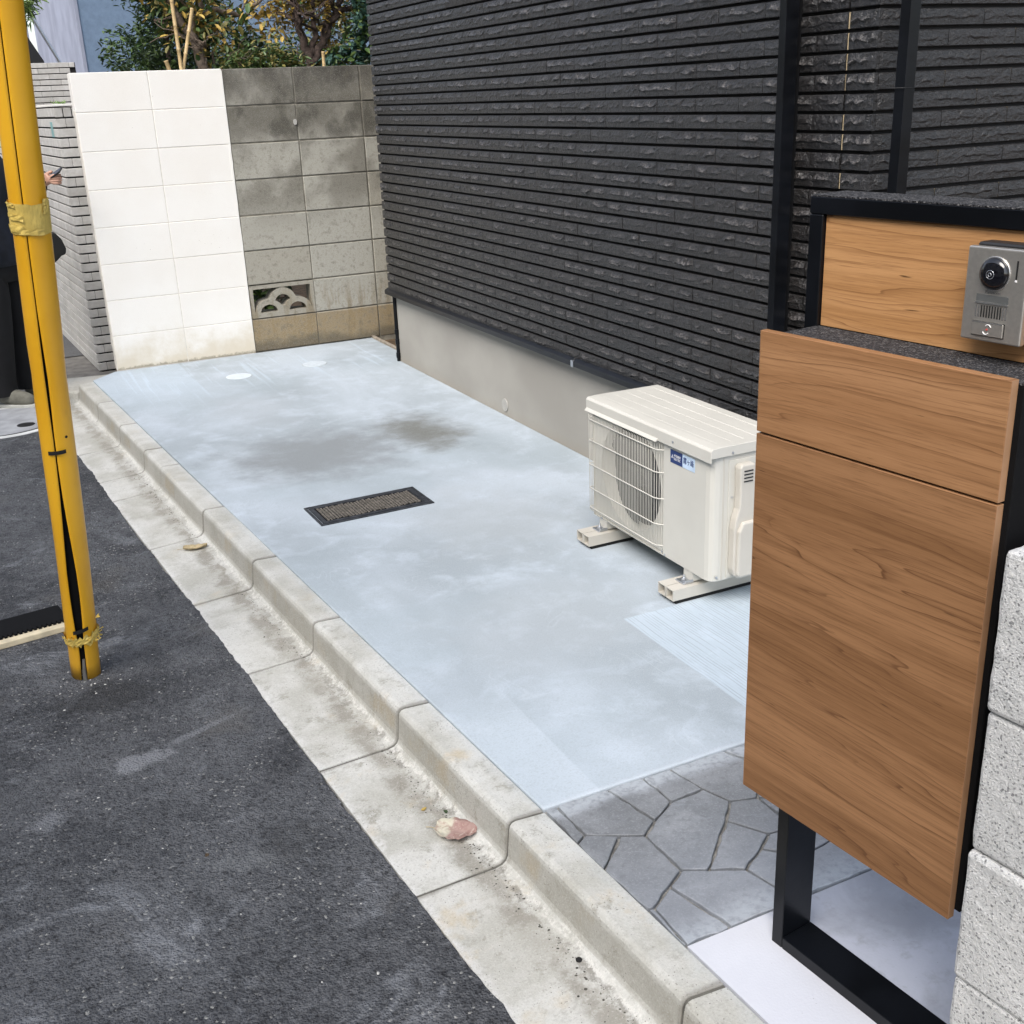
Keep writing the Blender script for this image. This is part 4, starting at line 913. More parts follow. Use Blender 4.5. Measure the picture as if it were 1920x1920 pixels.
MB().tube([gp(-.01, -.12, .040), gp(.03, -.14, .041), gp(.07, -.1, .034)], [.006, .0055, .004], 8).build('guy_wire', M['cable'], guard)
def band(h0, h1, r0, mat, name, seed, ragged=.004, lift=.0015, tilt=0.0):
    r = np.random.default_rng(seed); mb = MB(); V = []; F = []; n = 48; rows = 6
    for i in range(rows + 1):
        for j in range(n):
            a = 2 * math.pi * j / n; e = (r.normal(0, ragged) if i in (0, rows) else 0)
            h = h0 + (h1 - h0) * i / rows + e + tilt * math.sin(a)
            V.append(gp(h, a, r0 + lift * (1 + r.normal(0, .25)) + (.0007 * math.sin(a * 4 + i * .4))))
    for i in range(rows):
        for j in range(n): F.append((i * n + j, i * n + (j + 1) % n, (i + 1) * n + (j + 1) % n, (i + 1) * n + j))
    mb.add(V, F, False); return mb.build(name, mat, guard)
band(1.278, 1.350, .0443, M['tape'], 'tape_band', 1, .0009, .0008)
r = np.random.default_rng(5)
for (h, a, L_, w) in ((1.353, .95, .022, .014), (1.335, .9, .018, .016), (1.318, -.8, .04, .014), (1.292, -.85, .045, .017), (1.345, -1.1, .03, .010), (1.286, -.1, .06, .012)):
    V = []
    for i in range(5):
        for j in range(3): V.append(gp(h + w * (j - 1) * .5 + r.normal(0, .0010), a + L_ * (i - 2) * 6, .0462 + .0028 * abs(math.sin(i * 1.3 + j)) + r.normal(0, .0003)))
    MB().add(V, [(i * 3 + j, i * 3 + j + 1, i * 3 + j + 4, i * 3 + j + 3) for i in range(4) for j in range(2)]).build('tape_flap', M['tape'], guard)
band(.124, .148, .0435, M['tape'], 'torn_tape', 3, .006, .003, .010)
rg_ = MB(); r = np.random.default_rng(9)
for k in range(16):
    a = r.uniform(-1.9, 1.9); h = r.uniform(.125, .195) if a > .8 else r.uniform(.12, .155); V = []
    p0 = gp(h, a, .0445); d1 = (toc * math.cos(a) + sidev * math.sin(a)); 
    pA = p0; pB = p0 + ax_n * r.uniform(-.012, .012) + sidev * r.uniform(-.012, .012); pC = p0 + d1 * r.uniform(.004, .017) + ax_n * r.uniform(-.01, .012); pD = (pA + pC) / 2 + sidev * r.uniform(.004, .01)
    rg_.add([pA, pB, pC, pD], [(0, 1, 2), (0, 2, 3)])
rg_.build('torn_tape_shred', M['tape'], guard)
tie = MB(); V = [gp(.160 + .012 * (1 if k < 4 else 0) + .004 * (k % 4) , -.5 + .3 * (k % 4), .0475) for k in range(8)]; tie.add(V, [(0, 1, 5, 4), (1, 2, 6, 5), (2, 3, 7, 6)]); tie.build('black_tie', M['rubber'], guard)
tie2 = MB(); V = [gp(.712 + (.011 if k >= 6 else 0) + .001 * (k % 6), -.62 + .2 * (k % 6), .0455) for k in range(12)]; tie2.add(V, [(i, i + 1, i + 7, i + 6) for i in range(5)]); tie2.build('black_tie', M['rubber'], guard)
_rh = MB().cyl((0, 0), .0038, 0, .001, 'z', 12); rh = _rh.build('rivet_hole', M['rubber'], guard); rh.location = gp(.760, .52, .0425); rh.rotation_euler = (toc * math.cos(.52) + sidev * math.sin(.52)).to_track_quat('Z', 'Y').to_euler()
MB().tube([gp(LEN - .02, 0, 0), gp(LEN + 3.5, 0, 0)], .006, 6).build('guy_wire', M['cable'], guard)
# crumbs of asphalt and cement at its foot and over the road
ch = MB()
def chip(x, y, z, s, r):
    a = r.uniform(0, 6.28); ca, sa = math.cos(a), math.sin(a); e = r.uniform(.5, 1)
    vs_ = [(s * u, s * e * v, s * .5 * w) for u, v, w in ((1, 0, 0), (.3, .9, 0), (-.8, .6, 0), (-.9, -.5, 0), (.2, -1, 0), (.1, .1, 1))]
    ch.add([(x + u * ca - v * sa, y + u * sa + v * ca, z + w) for u, v, w in vs_], [(0, 1, 5), (1, 2, 5), (2, 3, 5), (3, 4, 5), (4, 0, 5)])
r = np.random.default_rng(4)
for k in range(1500):
    x = r.uniform(-1.6, -.02); y = r.uniform(-6.6, -1.0)
    if x > kx(y) - .29: continue
    chip(x, y, -.1165, abs(r.normal(.0012, .0012)) + .0006, r)
for k in range(60):
    a = r.uniform(0, 6.28); d = abs(r.normal(.07, .05)); chip(base.x + d * math.cos(a), base.y + d * math.sin(a) - .03, -.1165, r.uniform(.0015, .0055), r)
tag(ch.build('stone_chips', M['pebble']), label='pale stone chips and crumbs scattered over the asphalt', cat='gravel', kind='stuff')
ch = MB()
for k in range(1300):
    y = -abs(r.uniform(1.5, 6.3)); t_ = abs(r.normal(0, .02)); w = -.108 - t_; z_ = -.1035 - max(0, t_ - .01) * .09
    chip(kx(y) + w, y - w * .072, z_ + .0008, abs(r.normal(.0011, .0009)) + .0004, r)
tag(ch.build('gutter_grit', M['grit']), label='dark grit and dust lying along the foot of the kerb', cat='grit', kind='stuff')
# brush head lying on the road
bro = empty('broom_head', (-.81, -3.2, -.116), .0, label='cream bar with long black bristles lying on the asphalt behind the yellow guard', cat='broom')
A = Vector((-1.25, -3.29)); B = Vector((-.60, -3.185)); dr = (B - A).normalized(); nr = Vector((-dr.y, dr.x)); o2 = Vector((-.81, -3.2))
def bq(t, n_): p = A + dr * t + nr * n_ - o2; return (p.x, p.y)
Lb = (B - A).length
MB().prism([bq(0, -.030), bq(Lb, -.030), bq(Lb, .0), bq(0, .0)], .0, .020).build('bar', M['creamwood'], bro, bevel=.003)
MB().prism([bq(0, .004), bq(Lb, .004), bq(Lb, .012), bq(0, .012)], .0, .018).build('bristle_root', M['creamwood'], bro)
bt = MB(); t_ = .0
while t_ < Lb: bt.prism([bq(t_, .002), bq(t_ + .008, .002), bq(t_ + .0115, .024), bq(t_ - .0035, .024)], .004, .024); t_ += .0145
bt.prism([bq(0, .020), bq(Lb, .020), bq(Lb - .0, .15), bq(0, .15)], .002, .020)
t_ = 0
while t_ < Lb: a = rng.uniform(.004, .010); bt.prism([bq(t_, .149), bq(t_ + .006, .149), bq(t_ + .003, .149 + a)], .003, .014); t_ += .0065
tag(bt.build('bristles', M['blackmatte'], bro), kind='stuff')

# leaves lying in the gutter
def gutter_z(x, y): w = (x - kx(y)); return -.1030 - max(0, -w - .118) * .09
def leaf_obj(name, x, y, L, Wd, rz, mat, label, curl=.01, seed=0, cup=.006, stem=True):
    r = np.random.default_rng(seed); V = []; F = []; nx, ny = 14, 9
    for i in range(nx):
        t = i / (nx - 1); w = Wd * math.sin(math.pi * min(1, t * .93 + .05)) ** .62
        for j in range(ny):
            s = j / (ny - 1) * 2 - 1
            z = curl * (t - .35) ** 2 * 2 + cup * s * s + (.0016 * math.sin(t * 26 + abs(s) * 5) + .0018 * math.sin(s * 7 + t * 6)) * min(1, Wd / .03) + r.normal(0, .0007)
            V.append(((t - .5) * L, s * w * (1 - .06 * abs(math.sin(t * 9))), z))
    for i in range(nx - 1):
        for j in range(ny - 1): a = i * ny + j; F.append((a, a + 1, a + ny + 1, a + ny))
    o = empty(name, (x, y, gutter_z(x, y) + .0025), rz, label=label, cat='leaf', group='fallen leaves in the gutter')
    b = MB().add(V, F, True).build('leaf_blade', mat, o); md = b.modifiers.new('s', 'SOLIDIFY'); md.thickness = .0006
    if stem: MB().tube([(-L * .5, 0, .003), (-L * .5 - .012, .003, .002), (-L * .5 - .022, .002, .001)], .0009, 5).build('leaf_stem', M['dryleaf'], o)
    return o
leaf_obj('dry_leaf', -.125, -2.765, .088, .021, -.35, M['dryleaf'], 'curled tan dry leaf in the gutter beside the kerb', .012, 1, .010)
leaf_obj('dry_leaf', .040, -4.772, .096, .040, -.75, M['pink'], 'large crumpled pink and cream leaf in the near gutter', .010, 6, .010)
def scrap(x, y, s, mat, label, name='leaf_scrap', z=None):
    pts_ = [(-1, -.7), (.2, -1), (1, -.1), (.1, .9), (-.5, .4)]; o = MB().prism([(p[0] * s, p[1] * s) for p in pts_], 0, s * .35).build(name, mat, loc=(x, y, (gutter_z(x, y) if z is None else z) + .001), bevel=s * .1); o.rotation_euler = (.2, .15, rng.uniform(0, 3)); return tag(o, label, 'leaf')
tag(scrap(.012, -4.655, .007, M['leaf_y'], 'tiny yellow leaf scrap behind the large pink leaf'), group='fallen leaves in the gutter')
tag(scrap(.050, -4.690, .0065, M['leaf_d'], 'tiny dark green leaf scrap touching the pink leaf'), group='fallen leaves in the gutter')
o = MB().cyl((0, 0), .0062, 0, .003, 'z', 16).build('bottle_cap', M['rubber'], loc=(.100 - .012, -5.235, gutter_z(.088, -5.235) + .0004), bevel=.0008); tag(o, 'small black round plastic button lying in the near gutter', 'cap')
scrap(-.46, -4.56, .006, M['soil'], 'small brown crumb lying on the asphalt', 'dirt_crumb', -.117)['category'] = 'crumb'

# round manhole behind the guard
mh = empty('manhole', (-.66, -.36, -.116), 0, label='round manhole with painted white ring in the asphalt by the shoes', cat='manhole')
MB().cyl((0, 0), .335, -.05, .002, 'z', 56).build('painted_ring', M['whitepaint'], mh); MB().cyl((0, 0), .292, -.04, .0035, 'z', 56).build('lid_gap', M['rubber'], mh); MB().cyl((0, 0), .286, -.03, .0055, 'z', 56).build('lid_plate', M['greyconc'], mh); MB().cyl((.11, -.14), .045, .002, .0065, 'z', 20).build('key_hole', M['dark'], mh)

# ------------------------------------------------------------------ pale brick garden walls at the left
bw = empty('brick_wall', (-.03, .63, 0), 0, label='low pale glazed brick wall running down the road behind the white wall end', cat='wall')
bw.rotation_euler[2] = R(90) + .053      # local +X runs away from camera
pit = .0553
def brickmesh(L, H, D): o = MB().box((0, 0, 0), (L, D, H)).build('b', M['pale'], bevel=.002, seg=1); me = o.data; bpy.data.objects.remove(o); return me
bl1 = brickmesh(.2065, pit - .009, .02); bh1 = brickmesh(.1005, pit - .009, .02); bh2 = brickmesh(.0515, pit - .009, .02); hd = brickmesh(.043, pit - .006, .02)
cnt = 0; far = MB()
for r in range(28):
    z = -.112 + r * pit
    if r == 27: z += .002
    s = .0 if r % 2 else -.0
    first = True; k = 0; s = .001
    while s < 9.5:
        L_ = .208 if not (first and r % 2) else .102
        if r == 27: L_ = .0465; 
        if s < 3.4:
            link('brick', (hd if r == 27 else (bl1 if L_ > .15 else bh1)), None, bw, (s, .0, z)); cnt += 1
        else:
            c, s__ = s, s + L_ - .004; far.box((c, 0, z), (s__, .02, z + pit - .010))
        s += L_ if r != 27 or s < 3 else .208; first = False
MB().box((.01, -.006 - .2, -.2), (9.6, -.0002 + .002, 1.43)).build('mortar_core', M['mortar_black'], bw)
tag(far.build('brick_run', M['pale'], bw), kind='stuff')
# front return: local -Y is ... towards +X world
for r in range(28):
    z = -.112 + r * pit
    xs = [0.0]; x = -.02
    seq = ([.10, .10] if r % 2 else [.052, .052, .10]) if r < 27 else [.047] * 4
    yy = .02 - .0
    for L_ in seq:
        o = link('brick', {.10: bh1, .052: bh2, .047: hd}[L_], None, bw, (-.020, yy, z), -R(90)); yy -= L_ + .0012
MB().box((-.016, -.205, -.2), (.006, .0, 1.425)).build('mortar_return', M['mortar_black'], bw)
MB().box((-.024, -.22, 1.4395), (9.6, .024, 1.452)).build('coping', M['white'], bw, bevel=.002)
MB().box((0, .0203, 0), (.085, .0215, .085)).build('sticker', M['teal'], bw, loc=(.14, 0, 1.27))
wd = MB(); r = np.random.default_rng(12)
for k in range(40):
    a = r.uniform(0, 6.28); L_ = r.uniform(.01, .03); p = Vector((r.normal(0, .02), r.normal(0, .015), 0)); q_ = p + Vector((math.cos(a) * L_, math.sin(a) * L_, r.uniform(.005, .025))); w = Vector((-math.sin(a), math.cos(a), 0)) * .004
    wd.add([p, (p + q_) / 2 + w, q_, (p + q_) / 2 - w], [(0, 1, 2, 3)])
tag(wd.build('weed', M['leaf_l'], loc=(.0, .68, 1.452)), 'small bright green weed on top of the pale brick wall', 'plant')
# taller wall further back
uw = empty('brick_wall', (.10, 6.5, 0), 0, label='taller pale brick wall further back under the blue house', cat='wall')
for r in range(15):
    z = 1.895 - (r + 1) * pit; s = -.55 + (0 if r % 2 else .1)
    while s < .66:
        L_ = min(.205, .66 - s + (.012 if r in (0, 1) else 0))
        if L_ > .03: link('brick', bl1 if L_ >= .2 else (bh1 if L_ > .09 else bh2), None, uw, (s, 0, z))
        s += .209
MB().box((-.6, .0155, -.3), (.655, .2, 1.885)).build('mortar_core', M['mortar_black'], uw)

# ------------------------------------------------------------------ blue house and stair rail behind
bh = empty('blue_house', (1.14, 9, 0), 0, label='blue stucco house behind the garden trees', cat='house')
MB().box((.006, 0, -.3), (7, 6, 7)).build('stucco_wall', M['bluewall'], bh); MB().box((0, .006, -.3), (.0058, 6, 7)).build('side_wall', M['lilac'], bh); 
bx('corner_trim', (-.015, -.015, -.3), (.03, .02, 7), M['lilac'], bh, .004)
h2 = empty('grey_house', (-.6, 15.5, 0), 0, label='dark roofed lilac grey house beyond the blue house', cat='house')
MB().box((-4, 0, -.3), (1.68, 5, 7)).build('stucco_wall', M['lilac'], h2)
sr = empty('stair_rail', (.5, 6.9, 0), 0, label='thin metal handrail sloping down above the pale brick wall', cat='handrail')
MB().tube([(-.16, 0, 2.60), (.16, 0, 1.88)], .017, 8).build('rail', M['zinc'], sr); MB().tube([(.16, 0, 1.88), (.16, 0, 0)], .010, 8).build('rail_post', M['zinc'], sr)
MB().prism([(-.30, 2.50), (-.10, 2.12), (.0, 1.92), (.0, -.1), (-.30, -.1)], .06, .16, 'y').build('stair_side', M['dark'], sr)

# unseen house added across the narrow road to cut sky light and warm reflections
op = empty('house', (-5.2, -3, 0), 0, label='unseen beige rendered house with a brown roof edge, added across the road to cut sky light', cat='house')
MB().box((-6, -9, -.3), (0, 8, 5.4)).build('rendered_wall', M['render'], op); MB().box((-6.3, -9.3, 5.401), (.35, 8.3, 5.6)).build('roof_edge', M['bark2'], op)
for yy in (-6.5, -3.2, .4, 3.6):
    for zz in (.9, 3.4):
        w_ = MB().box((.002, yy, zz), (.05, yy + 1.5, zz + 1.1)).build('window', M['zinc'], op); MB().box((.051, yy + .06, zz + .06), (.056, yy + 1.44, zz + 1.04)).build('pane', M['lens'], w_)
# ------------------------------------------------------------------ plants
def leaves(n, sampler, size, mats, seed, aspect=.4, droop=.3, name='foliage'):
    r = np.random.default_rng(seed); mb = MB()
    for k in range(n):
        c = Vector(sampler(r)); L_ = size * r.uniform(.6, 1.3); a = r.uniform(0, 6.283); el = r.normal(-droop, .5)
        d = Vector((math.cos(a) * math.cos(el), math.sin(a) * math.cos(el), math.sin(el))); s = d.cross(Vector((0, 0, 1)));
        if s.length < .1: continue
        s = (s.normalized() * math.cos(b_ := r.normal(0, .6)) + Vector((0, 0, 1)) * math.sin(b_)) * L_ * aspect * .5; up = s.cross(d).normalized() * L_ * .08
        mb.cur = int(r.choice(len(mats), p=[1 / len(mats)] * len(mats)))
        mb.add([c, c + d * L_ * .35 + s + up, c + d * L_ * .75 + s * .8 + up, c + d * L_, c + d * L_ * .75 - s * .8 + up, c + d * L_ * .35 - s + up, c + d * L_ * .5], [(0, 6, 1), (1, 6, 2), (2, 6, 3), (3, 6, 4), (4, 6, 5), (5, 6, 0)])
    return mb
def clumps(cs, sq=1.0):
    w = np.array([c[3] ** 2.2 for c in cs]); w /= w.sum()
    def f(r):
        c = cs[r.choice(len(cs), p=w)]; d = r.normal(size=3); d /= np.linalg.norm(d); rad = c[3] * r.uniform(.25, 1.0) ** .6
        return (c[0] + d[0] * rad, c[1] + d[1] * rad, c[2] + d[2] * rad * sq)
    return f
def branchy(start, pts, r0, seed, mb, depth=2):
    r = np.random.default_rng(seed)
    path = [Vector(start)] + [Vector(p) for p in pts]; fine = []
    for a, b in zip(path, path[1:]):
        for i in range(4): fine.append(a.lerp(b, i / 4) + Vector(r.normal(0, .008, 3)))
    fine.append(path[-1]); n = len(fine); mb.tube(fine, [r0 * (1 - .6 * i / n) for i in range(n)], 8)
    if depth:
        for k in range(5):
            i = int(r.uniform(.35, .98) * n); i = min(i, n - 1); p = fine[i]; d = Vector((r.normal(0, 1), r.normal(0, .6), abs(r.normal(.5, .6)))).normalized(); L_ = r.uniform(.15, .4)
            branchy(p, [p + d * L_ * .5 + Vector(r.normal(0, .03, 3)), p + d * L_], r0 * .35, seed * 7 + k, mb, depth - 1)
def plant(name, loc, label, cat, paths, bark, foliage, group=None):
    o = empty(name, loc, 0, label=label, cat=cat, group=group); mb = MB()
    for k, (pp, r0, dep) in enumerate(paths): branchy(pp[0], pp[1:], r0, 11 + k * 5 + int(abs(loc[0]) * 10), mb, dep)
    mb.build('trunk', bark, o)
    for i, (mbf, mats) in enumerate(foliage): tag(mbf.build('crown', mats, o, fix=False), kind='stuff')
    return o
G = M
cs = [(-.02 + .16 * math.cos(k * 1.7) * (1 + .3 * (k % 3)), .1 * math.sin(k * 2.3), .12 + .115 * k, .15 + .03 * (k % 3)) for k in range(0, 18)]
cs = [(c[0] + (.15 if c[2] > 1.9 else 0), c[1], c[2] + .2, c[3]) for c in cs]
plant('evergreen_shrub', (.78, 1.75, -.05), 'dense dark evergreen shrub leftmost behind the white wall', 'shrub', [([(0, 0, 0), (.02, 0, 1.0), (.08, 0, 2.1)], .03, 2)], G['bark2'],
      [(leaves(9000, clumps(cs), .050, [0] * 3, 21, .32, .1), [G['leaf_d'], G['leaf_d'], G['leaf_m']])])
plant('persimmon_tree', (1.02, 1.45, -.05), 'bare trunked tree with sparse yellowing leaves behind the bamboo stakes', 'tree',
      [([(0, 0, 0), (.0, 0, 1.2), (-.01, 0, 1.62), (-.06, -.02, 1.88), (-.16, 0, 2.05), (-.28, .0, 2.4)], .045, 2), ([(0, 0, 1.70), (-.07, 0, 1.92), (.02, 0, 2.08), (.02, 0, 2.5)], .028, 2), ([(-.05, 0, 1.98), (.15, .1, 2.06), (.34, .1, 2.03), (.55, .1, 2.2)], .022, 1), ([(.0, .04, 0), (.09, .05, 1.5), (.07, .05, 1.8)], .016, 1)], G['bark'],
      [(leaves(900, clumps([(-.1, 0, 2.05, .25), (.1, 0, 2.1, .3), (-.2, 0, 2.3, .3), (.1, 0, 1.78, .18)]), .06, [0] * 3, 22, .5, .5), [G['leaf_o'], G['leaf_m'], G['leaf_y']])])
plant('evergreen_shrub', (1.22, 2.4, -.05), 'broad dark green bush between the two tree trunks', 'shrub', [([(0, 0, 0), (0, 0, 1.2), (.05, 0, 2.0)], .03, 2)], G['bark2'],
      [(leaves(9000, clumps([(-.2, 0, 1.9, .3), (.15, 0, 1.85, .3), (.4, 0, 1.75, .26), (.0, .1, 2.15, .25), (-.35, .1, 1.6, .3), (.3, .1, 1.4, .3), (-.1, .1, 1.3, .3), (-.25, 0, 2.35, .2)]), .055, [0] * 3, 23, .38, .1), [G['leaf_d'], G['leaf_m'], G['leaf_d']])])
plant('azalea_bush', (1.24, .75, -.05), 'low olive green bush just behind the top of the grey block wall', 'shrub', [([(0, 0, 0), (0, 0, .9), (.03, 0, 1.6)], .02, 2)], G['bark2'],
      [(leaves(3600, clumps([(-.10, 0, 1.68, .13), (.08, 0, 1.69, .12), (.2, 0, 1.64, .11), (-.2, 0, 1.66, .1), (0, 0, 1.45, .2)]), .042, [0] * 3, 24, .34, -.1), [G['leaf_m'], G['leaf_o'], G['leaf_m']])])
plant('maple_tree', (1.66, 1.15, -.05), 'dark multi stemmed tree with golden yellow leaves near the dark house', 'tree',
      [([(0, 0, 0), (0, 0, 1.3), (.0, 0, 1.74), (-.05, 0, 1.86), (-.09, 0, 2.08), (-.1, 0, 2.5)], .040, 2), ([(0, 0, 1.70), (.09, 0, 1.82), (.15, 0, 1.95), (.25, 0, 2.02), (.45, 0, 2.10)], .032, 2), ([(.02, 0, 1.7), (.05, .02, 1.9), (.06, .02, 2.3)], .026, 2), ([(.1, 0, 1.84), (.2, 0, 1.97), (.3, .0, 2.3)], .018, 1)], G['bark2'],
      [(leaves(2300, clumps([(-.2, .12, 1.96, .15), (-.16, .1, 2.12, .2), (.12, .1, 2.02, .18), (.2, .1, 1.78, .14), (.3, .1, 1.70, .12), (.0, .1, 2.3, .3), (.35, .15, 2.25, .3)]), .05, [0] * 3, 25, .5, .4), [G['leaf_y'], G['leaf_y'], G['leaf_o']])])
plant('aralia_bush', (2.0, 1.1, -.05), 'blue green leafy bush pressed against the corner of the dark house', 'shrub', [([(0, 0, 0), (0, 0, 1.0), (-.05, 0, 1.8)], .02, 2)], G['bark2'],
      [(leaves(2600, clumps([(-.12, 0, 1.68, .15), (.02, -.1, 1.85, .15), (.05, -.1, 2.0, .14), (-.25, -.1, 1.64, .1), (.1, 0, 2.2, .2), (0, 0, 1.4, .25)]), .06, [0] * 3, 26, .5, .2), [G['leaf_t'], G['leaf_t'], G['leaf_m']])])
plant('evergreen_shrub', (2.3, 3.6, -.05), 'far dark hedge closing the gap behind the golden tree', 'shrub', [([(0, 0, 0), (0, 0, 1.2), (.05, 0, 2.4)], .03, 2)], G['bark2'],
      [(leaves(3800, clumps([(-.5, 0, 1.7, .35), (0, 0, 1.7, .4), (.4, 0, 1.8, .4), (.1, 0, 2.3, .3), (-.2, 0, 1.2, .4), (.55, 0, 2.3, .35)]), .07, [0] * 3, 27, .4, .1), [G['leaf_d'], G['leaf_m'], G['leaf_o']])])
plant('palm_plant', (.0, 5.6, -.05), 'feathery green plant at the top left beside the handrail', 'plant', [([(.2, 0, 0), (.2, 0, 2.2), (.22, 0, 2.5)], .02, 0)], G['bark2'],
      [(leaves(420, clumps([(.26, 0, 2.36, .12), (.3, 0, 2.5, .14)]), .10, [0] * 2, 28, .12, .6), [G['leaf_m'], G['leaf_l']])])
plant('fern', (1.0, .62, -.05), 'dark green leaves seen through the holes of the openwork block', 'plant', [([(0, 0, 0), (0, 0, .3), (.02, 0, .5)], .012, 1)], G['bark2'],
      [(leaves(900, clumps([(-.12, 0, .32, .14), (.1, 0, .34, .14), (.0, 0, .5, .13), (0, 0, .15, .18)]), .06, [0] * 3, 31, .35, .1), [G['leaf_d'], G['leaf_m'], G['leaf_l']])])
def bamboo(x, z0, x1, z1, label, r=.0105, y=.3):
    o = empty('bamboo_stake', (x, y, 0), label=label, cat='bamboo stake', group='bamboo stakes behind the wall')
    b = Vector((x, y, z0)); t = Vector((x1, y, z1)); d = t - b; g0 = b - d * ((z0 + .05) / d.z)
    pts_ = []; rad = []; L_ = (t - g0).length; n = int(L_ / .12)
    for i in range(n + 1):
        p = g0.lerp(t, i / n); pts_ += [p - d.normalized() * .004, p, p + d.normalized() * .004]; rad += [r, r * 1.22, r]
    pts_ = [q_ - Vector((x, y, 0)) for q_ in pts_]; MB().tube(pts_, rad, 10).build('culm', M['bamboo'], o)
bamboo(.641, 1.61, .638, 1.965, 'tall pale bamboo stake leaning left against the second one'); bamboo(.654, 1.609, .748, 1.925, 'tan bamboo stake leaning right, crossing at the wall top', y=.31)
bamboo(.576, 1.611, .566, 1.655, 'short cut bamboo stub just above the white wall', .012, .32); bamboo(1.486, 1.611, 1.488, 1.682, 'short brown bamboo stub by the golden tree', .010)

# ------------------------------------------------------------------ person behind the guard
PX, PY = -.53, .06
per = empty('person', (PX, PY, -.116), label='person in dark jacket and black trousers standing behind the yellow guard, hand raised', cat='person')
fwd = Vector((.80, -.60, 0)); lat = Vector((-.60, -.80, 0))     # facing right and towards the camera; lat = person's right... image side
def L3(f, l, z): return fwd * f + lat * l + Vector((0, 0, z))
def skin_mesh(name, verts, edges, radii, mat, parent, lv=2, root=0):
    me = bpy.data.meshes.new(name); me.from_pydata([tuple(v) for v in verts], edges, []); o = bpy.data.objects.new(name, me); COL.objects.link(o)
    md = o.modifiers.new('skin', 'SKIN'); md.use_smooth_shade = True
    for v, rd in zip(me.skin_vertices[0].data, radii): v.radius = rd if isinstance(rd, tuple) else (rd, rd)
    me.skin_vertices[0].data[root].use_root = True
    sb = o.modifiers.new('sub', 'SUBSURF'); sb.levels = lv; sb.render_levels = lv
    dg = bpy.context.evaluated_depsgraph_get(); dg.update(); nm = bpy.data.meshes.new_from_object(o.evaluated_get(dg)); bpy.data.objects.remove(o); nm.materials.clear(); nm.materials.append(mat)
    for p in nm.polygons: p.use_smooth = True
    return link(name, nm, None, parent)
sh_r = L3(.0, .165, 1.29); sh_l = L3(.0, -.165, 1.29)
el_l = L3(.06, -.20, 1.06); wr_l = L3(.30, -.09, 1.175)        # arm that holds the phone
el_r = L3(-.01, .21, 1.03); wr_r = L3(.14, .19, .86)
bv = [L3(0, 0, .86), L3(0, 0, 1.02), L3(-.01, 0, 1.18), L3(-.01, 0, 1.31), L3(.005, 0, 1.385), L3(.02, 0, 1.46), L3(.03, 0, 1.545), L3(.02, 0, 1.60),
      sh_l, el_l, wr_l, sh_r, el_r, wr_r, L3(0, -.09, .82), L3(.03, -.10, .46), L3(0, -.10, .08), L3(.07, -.10, .035), L3(0, .09, .82), L3(.0, .10, .46), L3(-.04, .10, .08), L3(.03, .10, .035)]
be = [(0, 1), (1, 2), (2, 3), (3, 4), (4, 5), (5, 6), (6, 7), (3, 8), (8, 9), (9, 10), (3, 11), (11, 12), (12, 13), (0, 14), (14, 15), (15, 16), (16, 17), (0, 18), (18, 19), (19, 20), (20, 21)]
br_ = [.085, .085, .085, .055, .048, .072, .092, .06, .035, .035, .024, .035, .035, .024, .070, .055, .038, .03, .070, .055, .038, .03]
# hand with fingers closed around the phone, joined to the same skeleton
hand_c = wr_l + fwd * .055 + Vector((0, 0, .018)) + lat * .01
k = len(bv); bv.append(hand_c); be.append((10, k)); br_.append((.030, .016))
for fi, (fo, ln_) in enumerate(((.026, .030), (.009, .034), (-.008, .031), (-.024, .025))):
    b0 = hand_c + fwd * .030 + Vector((0, 0, fo * .8)) + lat * .008; b1 = b0 + fwd * ln_ * .8 - lat * .010; b2 = b1 + fwd * .010 - lat * .020; i0 = len(bv)
    bv += [b0, b1, b2]; be += [(k, i0), (i0, i0 + 1), (i0 + 1, i0 + 2)]; br_ += [.0085, .0080, .0068]
i0 = len(bv); bv += [hand_c + Vector((0, 0, .030)) - fwd * .004, hand_c + Vector((0, 0, .042)) + fwd * .026 - lat * .012]; be += [(k, i0), (i0, i0 + 1)]; br_ += [.010, .0078]
skin_mesh('body', bv, be, br_, M['skin'], per, 2)
# face features joined as one mesh, ears, hair
hc = L3(.03, 0, 1.515)
for sx_ in (-1, 1):
    e = hc + fwd * .086 + lat * .032 * sx_ + Vector((0, 0, .008)); MB().tube([e - lat * .012, e, e + lat * .012], [.002, .006, .002], 8).build('eye', M['hair'], per)
    e = hc + lat * .086 * sx_; MB().tube([e + Vector((0, 0, .02)), e + lat * .010 * sx_, e - Vector((0, 0, .025))], [.005, .011, .006], 8).build('ear', M['skin'], per)
MB().tube([hc + fwd * .086 + Vector((0, 0, .010)), hc + fwd * .100 - Vector((0, 0, .012)), hc + fwd * .102 - Vector((0, 0, .030))], [.005, .009, .011], 8).build('nose', M['skin'], per)
MB().tube([hc + fwd * .078 - lat * .02 - Vector((0, 0, .055)), hc + fwd * .084 - Vector((0, 0, .055)), hc + fwd * .078 + lat * .02 - Vector((0, 0, .055))], [.002, .005, .002], 8).build('mouth', M['pink'], per)
def loft(mb, rows, n=20):     # rows: (centre, half width sideways, half depth fore-aft)
    V = []
    for c, a, b in rows:
        for j in range(n): q = 2 * math.pi * j / n; V.append(Vector(c) + lat * (a * math.cos(q)) + fwd * (b * math.sin(q)))
    F = [(i * n + j, i * n + (j + 1) % n, (i + 1) * n + (j + 1) % n, (i + 1) * n + j) for i in range(len(rows) - 1) for j in range(n)]
    mb.add(V, F + [tuple(range(n - 1, -1, -1)), tuple(range((len(rows) - 1) * n, len(rows) * n))], True); return mb
